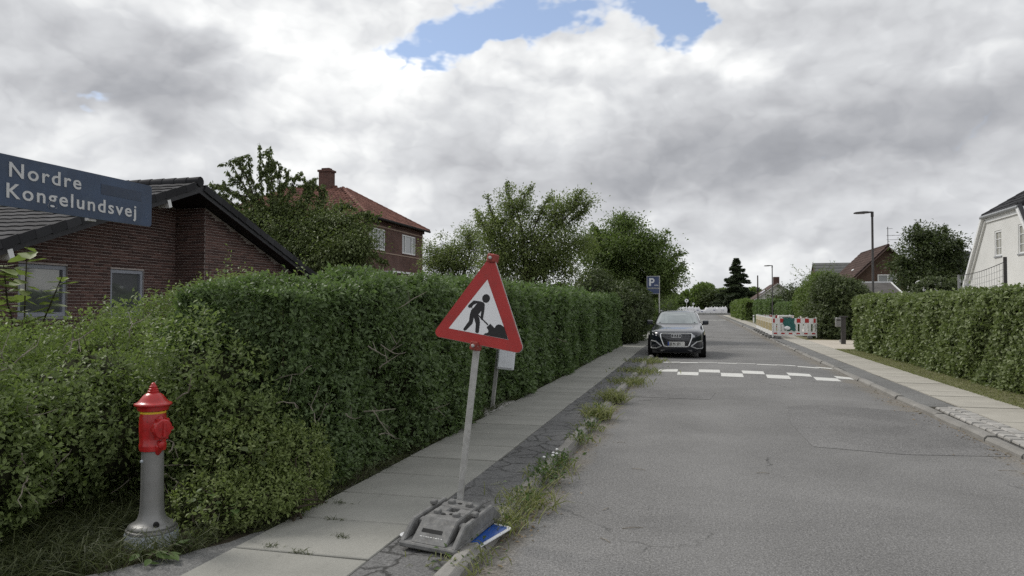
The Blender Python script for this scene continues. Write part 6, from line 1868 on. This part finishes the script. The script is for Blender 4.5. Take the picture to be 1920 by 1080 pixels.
# ================================================================== SMALL PLANTS
def blades(rng, C, h, spread, n, lean=.5):
    """n grass blades from points near C; returns leaf arrays"""
    P = C + np.stack([rng.normal(size=n) * spread, rng.normal(size=n) * spread, np.zeros(n)], 1)
    D = unit(np.stack([rng.normal(size=n) * lean, rng.normal(size=n) * lean, np.ones(n)], 1))
    return P, D, unit(rng.normal(size=(n, 3))), h * rng.uniform(.4, 1.15, n)
def bent_blades(name, P, D, N, L, w, mat, parent, rng, bend=.5):
    n = len(P)
    S_ = unit(np.cross(D, N)); out = unit(D * np.array([1, 1, 0]) + rng.normal(size=(n, 3)) * .2 * np.array([1, 1, 0]))
    Lc = L[:, None]
    p1 = P + D * Lc * .45; p2 = P + D * Lc * .8 + out * Lc * .25 * bend; p3 = P + D * Lc * .9 + out * Lc * .75 * bend - np.array([0, 0, 1]) * Lc * .18 * bend
    W_ = np.broadcast_to(np.asarray(w, float), (n,))[:, None]
    V = np.stack([P - S_ * W_ * .5, P + S_ * W_ * .5, p1 - S_ * W_ * .5, p1 + S_ * W_ * .5, p2 - S_ * W_ * .35, p2 + S_ * W_ * .35, p3], 1).astype(np.float32)
    base = (np.arange(n) * 7)[:, None]
    tri = np.array([[0, 1, 3, 0, 3, 2, 2, 3, 5, 2, 5, 4, 4, 5, 6]])
    me = bpy.data.meshes.new(name)
    me.vertices.add(7 * n); me.loops.add(15 * n); me.polygons.add(5 * n)
    me.vertices.foreach_set('co', V.ravel()); me.loops.foreach_set('vertex_index', (base + tri).ravel().astype(np.int32))
    me.polygons.foreach_set('loop_start', np.arange(0, 15 * n, 3, dtype=np.int32))
    at_ = me.attributes.new('tint', 'FLOAT', 'POINT'); at_.data.foreach_set('value', np.repeat(rng.random(n).astype(np.float32), 7))
    me.materials.append(MATS[mat]); me.update(calc_edges=True)
    o = bpy.data.objects.new(name, me); COL.objects.link(o)
    if parent: o.parent = parent
    o['kind'] = 'stuff'
    return o
weed_spots = [  # x, y, height, spread, blades, broad leaves, label
    (-1.40, 4.45, .10, .12, 120, 40, 'low dry weeds at the kerb nearest the camera'),
    (-1.36, 5.35, .17, .09, 150, 40, 'grass tuft on the kerb right of the grey plastic base'),
    (-1.34, 5.85, .19, .10, 170, 70, 'arching grass tuft on the kerb, just beyond the plastic base'),
    (-1.37, 6.75, .17, .10, 60, 260, 'broad-leaved weed clump on the kerb with pale flowers'),
    (-1.36, 7.4, .13, .09, 70, 150, 'leafy weed clump on the kerb behind the pale-flowered one'),
    (-1.38, 8.8, .12, .09, 80, 110, 'leafy weed clump halfway along the left kerb'),
    (-1.38, 9.7, .12, .09, 80, 100, 'small leafy weed clump beside the bright grass tuft'),
    (-1.39, 10.7, .26, .09, 260, 60, 'bright green grass tuft on the left kerb, nearer of two'),
    (-1.39, 12.6, .26, .10, 240, 50, 'bright green grass tuft on the left kerb, farther of two'),
    (-1.38, 15.5, .18, .2, 260, 120, 'weeds on the kerb just before the speed hump'),
    (-1.38, 18.2, .16, .25, 300, 140, 'weeds on the kerb at the end of the speed hump marks'),
    (-1.40, 21.5, .16, .25, 300, 140, 'weeds on the kerb in front of the parked car')]
for k, (x, y, h, sp_, nb, nl, lb) in enumerate(weed_spots):
    rng = np.random.default_rng(400 + k)
    g = thing('weed_clump', (x, y, .06), lb, 'weeds', 'weeds along the left kerb')
    if nb:
        P, D, N, L = blades(rng, np.array([0, 0, -.03]), h, sp_, nb, .45)
        P[:, 1] *= 1.6
        bent_blades('grass', P, D, N, L, .006 + .0006 * y, 'grass_blade', g, rng, .8)
    if nl:
        P = np.stack([rng.normal(size=nl) * sp_ * .8, rng.normal(size=nl) * sp_ * 1.5, rng.random(nl) ** 1.5 * h * .75], 1)
        D = unit(P * np.array([1, 1, .3]) + rng.normal(size=(nl, 3)) * .08 + np.array([0, 0, .03]))
        L = rng.uniform(.025, .06, nl)
        leaf_object('leaves', P, D, np.array([0, 0, 1.]) + rng.normal(size=(nl, 3)) * .4, L, L * .5, 'bramble_leaf', g, rng=rng)
    if k == 3:
        for q in range(5):
            m = MB(); p = Vector((rng.normal() * .09, rng.normal() * .2, .16 + rng.random() * .06)); m.lathe([(.002, -.006), (.014, 0), (.012, .008), (.002, .01)], 7, p); m.build('flower', 'white_paint', g)
# dead leaves and litter in the gutter
rng = np.random.default_rng(450)
n = 420
yy = np.concatenate([rng.uniform(4.2, 16, 170), rng.uniform(5.0, 6.4, 70), rng.normal(13.4, 1.5, 90), rng.normal(9.6, 1.2, 90)])
xx = np.concatenate([XL_ROAD + .05 + rng.exponential(.07, 240), XR_ROAD - .05 - rng.exponential(.10, 180)])
P = np.stack([xx, yy, np.full(n, .006)], 1)
D = unit(np.stack([rng.normal(size=n), rng.normal(size=n), rng.random(n) * .35], 1))
lit_ = leaf_object('gutter_litter', P, D, np.array([0, 0, 1.]) + rng.normal(size=(n, 3)) * .35, rng.uniform(.015, .05, n), rng.uniform(.01, .025, n), 'dry_leaf', None, rng=rng)
tag(lit_, 'dead leaves lying in the gutters along both kerbs', 'leaves', kind='stuff')
tw = [(-.55, 5.55, .16, .4), (-.75, 6.0, .10, 1.2), (-.65, 7.6, .14, -.3), (-.95, 9.0, .10, .2), (.55, 7.7, .13, .1), (-.6, 5.2, .12, 2.3), (2.9, 8.4, .18, .1)]
for k, (x, y, L, a) in enumerate(tw):
    m = MB(); d = Vector((math.cos(a), math.sin(a), 0)) * L
    m.tube([(0, 0, .004), d * .5 + Vector((.006, -.008, .012)), d + Vector((0, 0, .004))], [.003, .003, .002], 5)
    o = m.build('fallen_twig', 'dry_twig', None); o.location = (x, y, 0.0)
    tag(o, 'thin dry twig lying on the road, ' + ['right of the blue sign plate', 'beside the arching grass tuft', 'near the pale-flowered weeds', 'farthest one along the left kerb', 'alone in the middle of the road', 'nearest the camera', 'alone near the right kerb'][k], 'twig', 'fallen twigs on the road')
# grass on the right verge and along its hedge foot
rng = np.random.default_rng(460)
n = 15000
y = 8 + (29 - 8) * rng.random(n) ** 1.25; x = rng.uniform(4.86, 5.62, n)
x = np.where(rng.random(n) < .2, 4.83 + rng.exponential(.03, n), x)
D = unit(np.stack([rng.normal(size=n) * .5, rng.normal(size=n) * .5, np.ones(n)], 1))
gv = bent_blades('verge_grass', np.stack([x, y, np.full(n, .06)], 1), D, unit(rng.normal(size=(n, 3))), rng.uniform(.02, .06, n), .006, 'grass_blade', None, rng, .6)
tag(gv, 'strip of short grass between the right sidewalk and its hedge', 'grass', kind='stuff')
# rank grass round the hydrant and along the left hedge foot
n = 15000
x = np.concatenate([rng.uniform(-5.2, -3.15, 11000), -2.95 - rng.exponential(.06, 4000)])
y = np.concatenate([3.0 + 1.9 * rng.random(11000), rng.uniform(4.6, 20, 4000)])
# keep clear of the sidewalk edge near the camera
apx = np.interp(y, [2.4, 3.3, 3.55, 3.75, 3.92, 4.05, 4.22, 4.4, 4.62, 4.72], [-3.8, -3.75, -3.6, -3.42, -3.34, -3.22, -3.16, -3.06, -3.02, -2.945])
ok = (x < -2.93) & (x < apx + .015) & (np.hypot(x + 3.57, y - 4.33) > .30)
x, y = x[ok], y[ok]; n = len(x)
h = np.where(x < -3.0, rng.uniform(.06, .26, n), rng.uniform(.02, .08, n))
D = unit(np.stack([rng.normal(size=n) * .7, rng.normal(size=n) * .7, np.ones(n)], 1))
rg = bent_blades('rank_grass', np.stack([x, y, np.full(n, .04)], 1), D, unit(rng.normal(size=(n, 3))), h, .0055, 'dark_grass_blade', None, rng, .9)
tag(rg, 'long dark grass round the hydrant foot and under the shrubs', 'grass', kind='stuff')
# tufts in the slab joints
for k, (x, y, lb) in enumerate(((-2.62, 5.02, 'small grass tuft in the sidewalk joint beside the low shrub'), (-2.48, 4.30, 'flat dry tuft in the sidewalk joint at the bottom'), (-2.72, 4.36, 'thin tuft in the sidewalk joint near the hydrant'), (-2.78, 5.45, 'sprouting tuft at the sidewalk edge by the hedge foot'), (-2.35, 4.65, 'dry tuft in the middle of a sidewalk slab'))):
    r2 = np.random.default_rng(470 + k)
    P, D, N, L = blades(r2, np.array([0, 0, 0.]), .045, .04, 34, .9)
    P[:, 1] *= .3
    o = bent_blades('joint_tuft', P, D, N, L, .004, 'dark_grass_blade', None, r2, .9); o.location = (x, y, ST - .004)
    del o['kind']; tag(o, lb, 'grass tuft', 'grass tufts in the sidewalk joints')
# plants with large leaves near the hydrant
def big_leaf(L, w, lob=0):
    """outline of one leaf in the xy plane, base at the origin, tip toward +x; slightly cupped"""
    pts = []
    n = 7
    for i in range(n + 1):
        f = i / n
        q = math.sin(PI * f ** .75) * w / 2 * (1 + (.22 * math.sin(f * 3 * PI) if lob else 0))
        pts.append((L * f, q))
    V = [(x_, 0, -.02 * L * math.sin(PI * x_ / L)) for x_, q in pts] + [(x_, q, .07 * w * 2 * q / w) for x_, q in pts] + [(x_, -q, .07 * w * 2 * q / w) for x_, q in pts]
    N_ = n + 1
    Fs = [(i, i + 1, N_ + i + 1, N_ + i) for i in range(n)] + [(i + 1, i, 2 * N_ + i, 2 * N_ + i + 1) for i in range(n)]
    return V, Fs
def leafy_plant(name, label, loc, stems, L, w, mat, cat, seed, lob=0, stemr=.006, per=5, start=.35):
    rng = np.random.default_rng(seed)
    g = thing(name, loc, label, cat)
    proto = None
    V, Fs = big_leaf(L, w, lob)
    m = MB()
    for st in stems:
        pts = [Vector(p) for p in st]
        m.tube(pts, [stemr * (1 - .6 * i / (len(pts) - 1)) for i in range(len(pts))], 5)
        for k in range(per):
            f = start + (1 - start) * (k + .5) / per
            q = f * (len(pts) - 1); i = min(int(q), len(pts) - 2); p = pts[i].lerp(pts[i + 1], q - i)
            a = k * 2.4 + rng.uniform(0, 1)
            if proto is None:
                proto = MB().add(V, Fs).build('leaf', mat, g, smooth=True)
                at_ = proto.data.attributes.new('tint', 'FLOAT', 'POINT'); at_.data.foreach_set('value', [.6] * len(proto.data.vertices))
                o = proto
            else:
                o = share(proto, 'leaf', g, (0, 0, 0))
            s = rng.uniform(.65, 1.15)
            o.location = p; o.rotation_euler = (rng.uniform(-.3, .3), rng.uniform(-.25, .45), a); o.scale = (s, s, s)
    m.build('stems', 'twig', g)
    return g
leafy_plant('sapling', 'pale leafy sapling standing in front of the left bungalow window', (-7.15, 6.55, .05),
            [[(0, 0, 0), (.03, 0, .9), (-.02, .05, 1.5), (.03, .02, 2.02)], [(0, 0, .8), (.22, .05, 1.3), (.38, .1, 1.72)], [(0, 0, .8), (-.25, -.1, 1.25), (-.42, -.12, 1.62)], [(0, 0, 1.0), (.1, -.25, 1.45), (.16, -.35, 1.8)]],
            .17, .155, 'fresh_leaf', 'sapling', 501, 1, .012, 20, .4).scale = (1.1, 1.1, 1.12)
leafy_plant('bramble', 'bramble with round pale leaves right of the hydrant foot', (-3.28, 4.50, .05),
            [[(0, 0, 0), (.02, .02, .18), (.06, -.04, .30), (-.02, -.08, .36)], [(0, 0, 0), (-.08, .04, .15), (-.12, .0, .27)], [(0, 0, 0), (.14, .02, .16), (.24, -.02, .26)]], .062, .056, 'bramble_leaf', 'bramble', 502, 0, .004, 5, .45)
leafy_plant('dock_plant', 'broad-leaved weed lying over the sidewalk edge in front of the hydrant', (-3.26, 4.02, .05),
            [[(0, 0, 0), (.05, -.02, .07), (.12, -.05, .05)], [(0, 0, 0), (-.08, -.06, .08), (-.16, -.10, .04)], [(0, 0, 0), (.02, .08, .10), (.05, .14, .07)], [(0, 0, 0), (.0, -.1, .08), (.02, -.17, .03)]], .11, .055, 'bramble_leaf', 'weed', 503, 0, .004, 4, .3)
leafy_plant('bramble', 'dark bramble with large leaves low in the hedge end', (-3.32, 4.95, .05),
            [[(0, 0, 0), (.05, -.1, .35), (.1, -.2, .6)], [(0, 0, 0), (-.1, -.12, .3), (-.15, -.22, .52)], [(0, 0, .1), (.2, -.1, .4), (.3, -.15, .62)]], .095, .085, 'dark_leaf', 'bramble', 504, 0, .004, 6, .4)
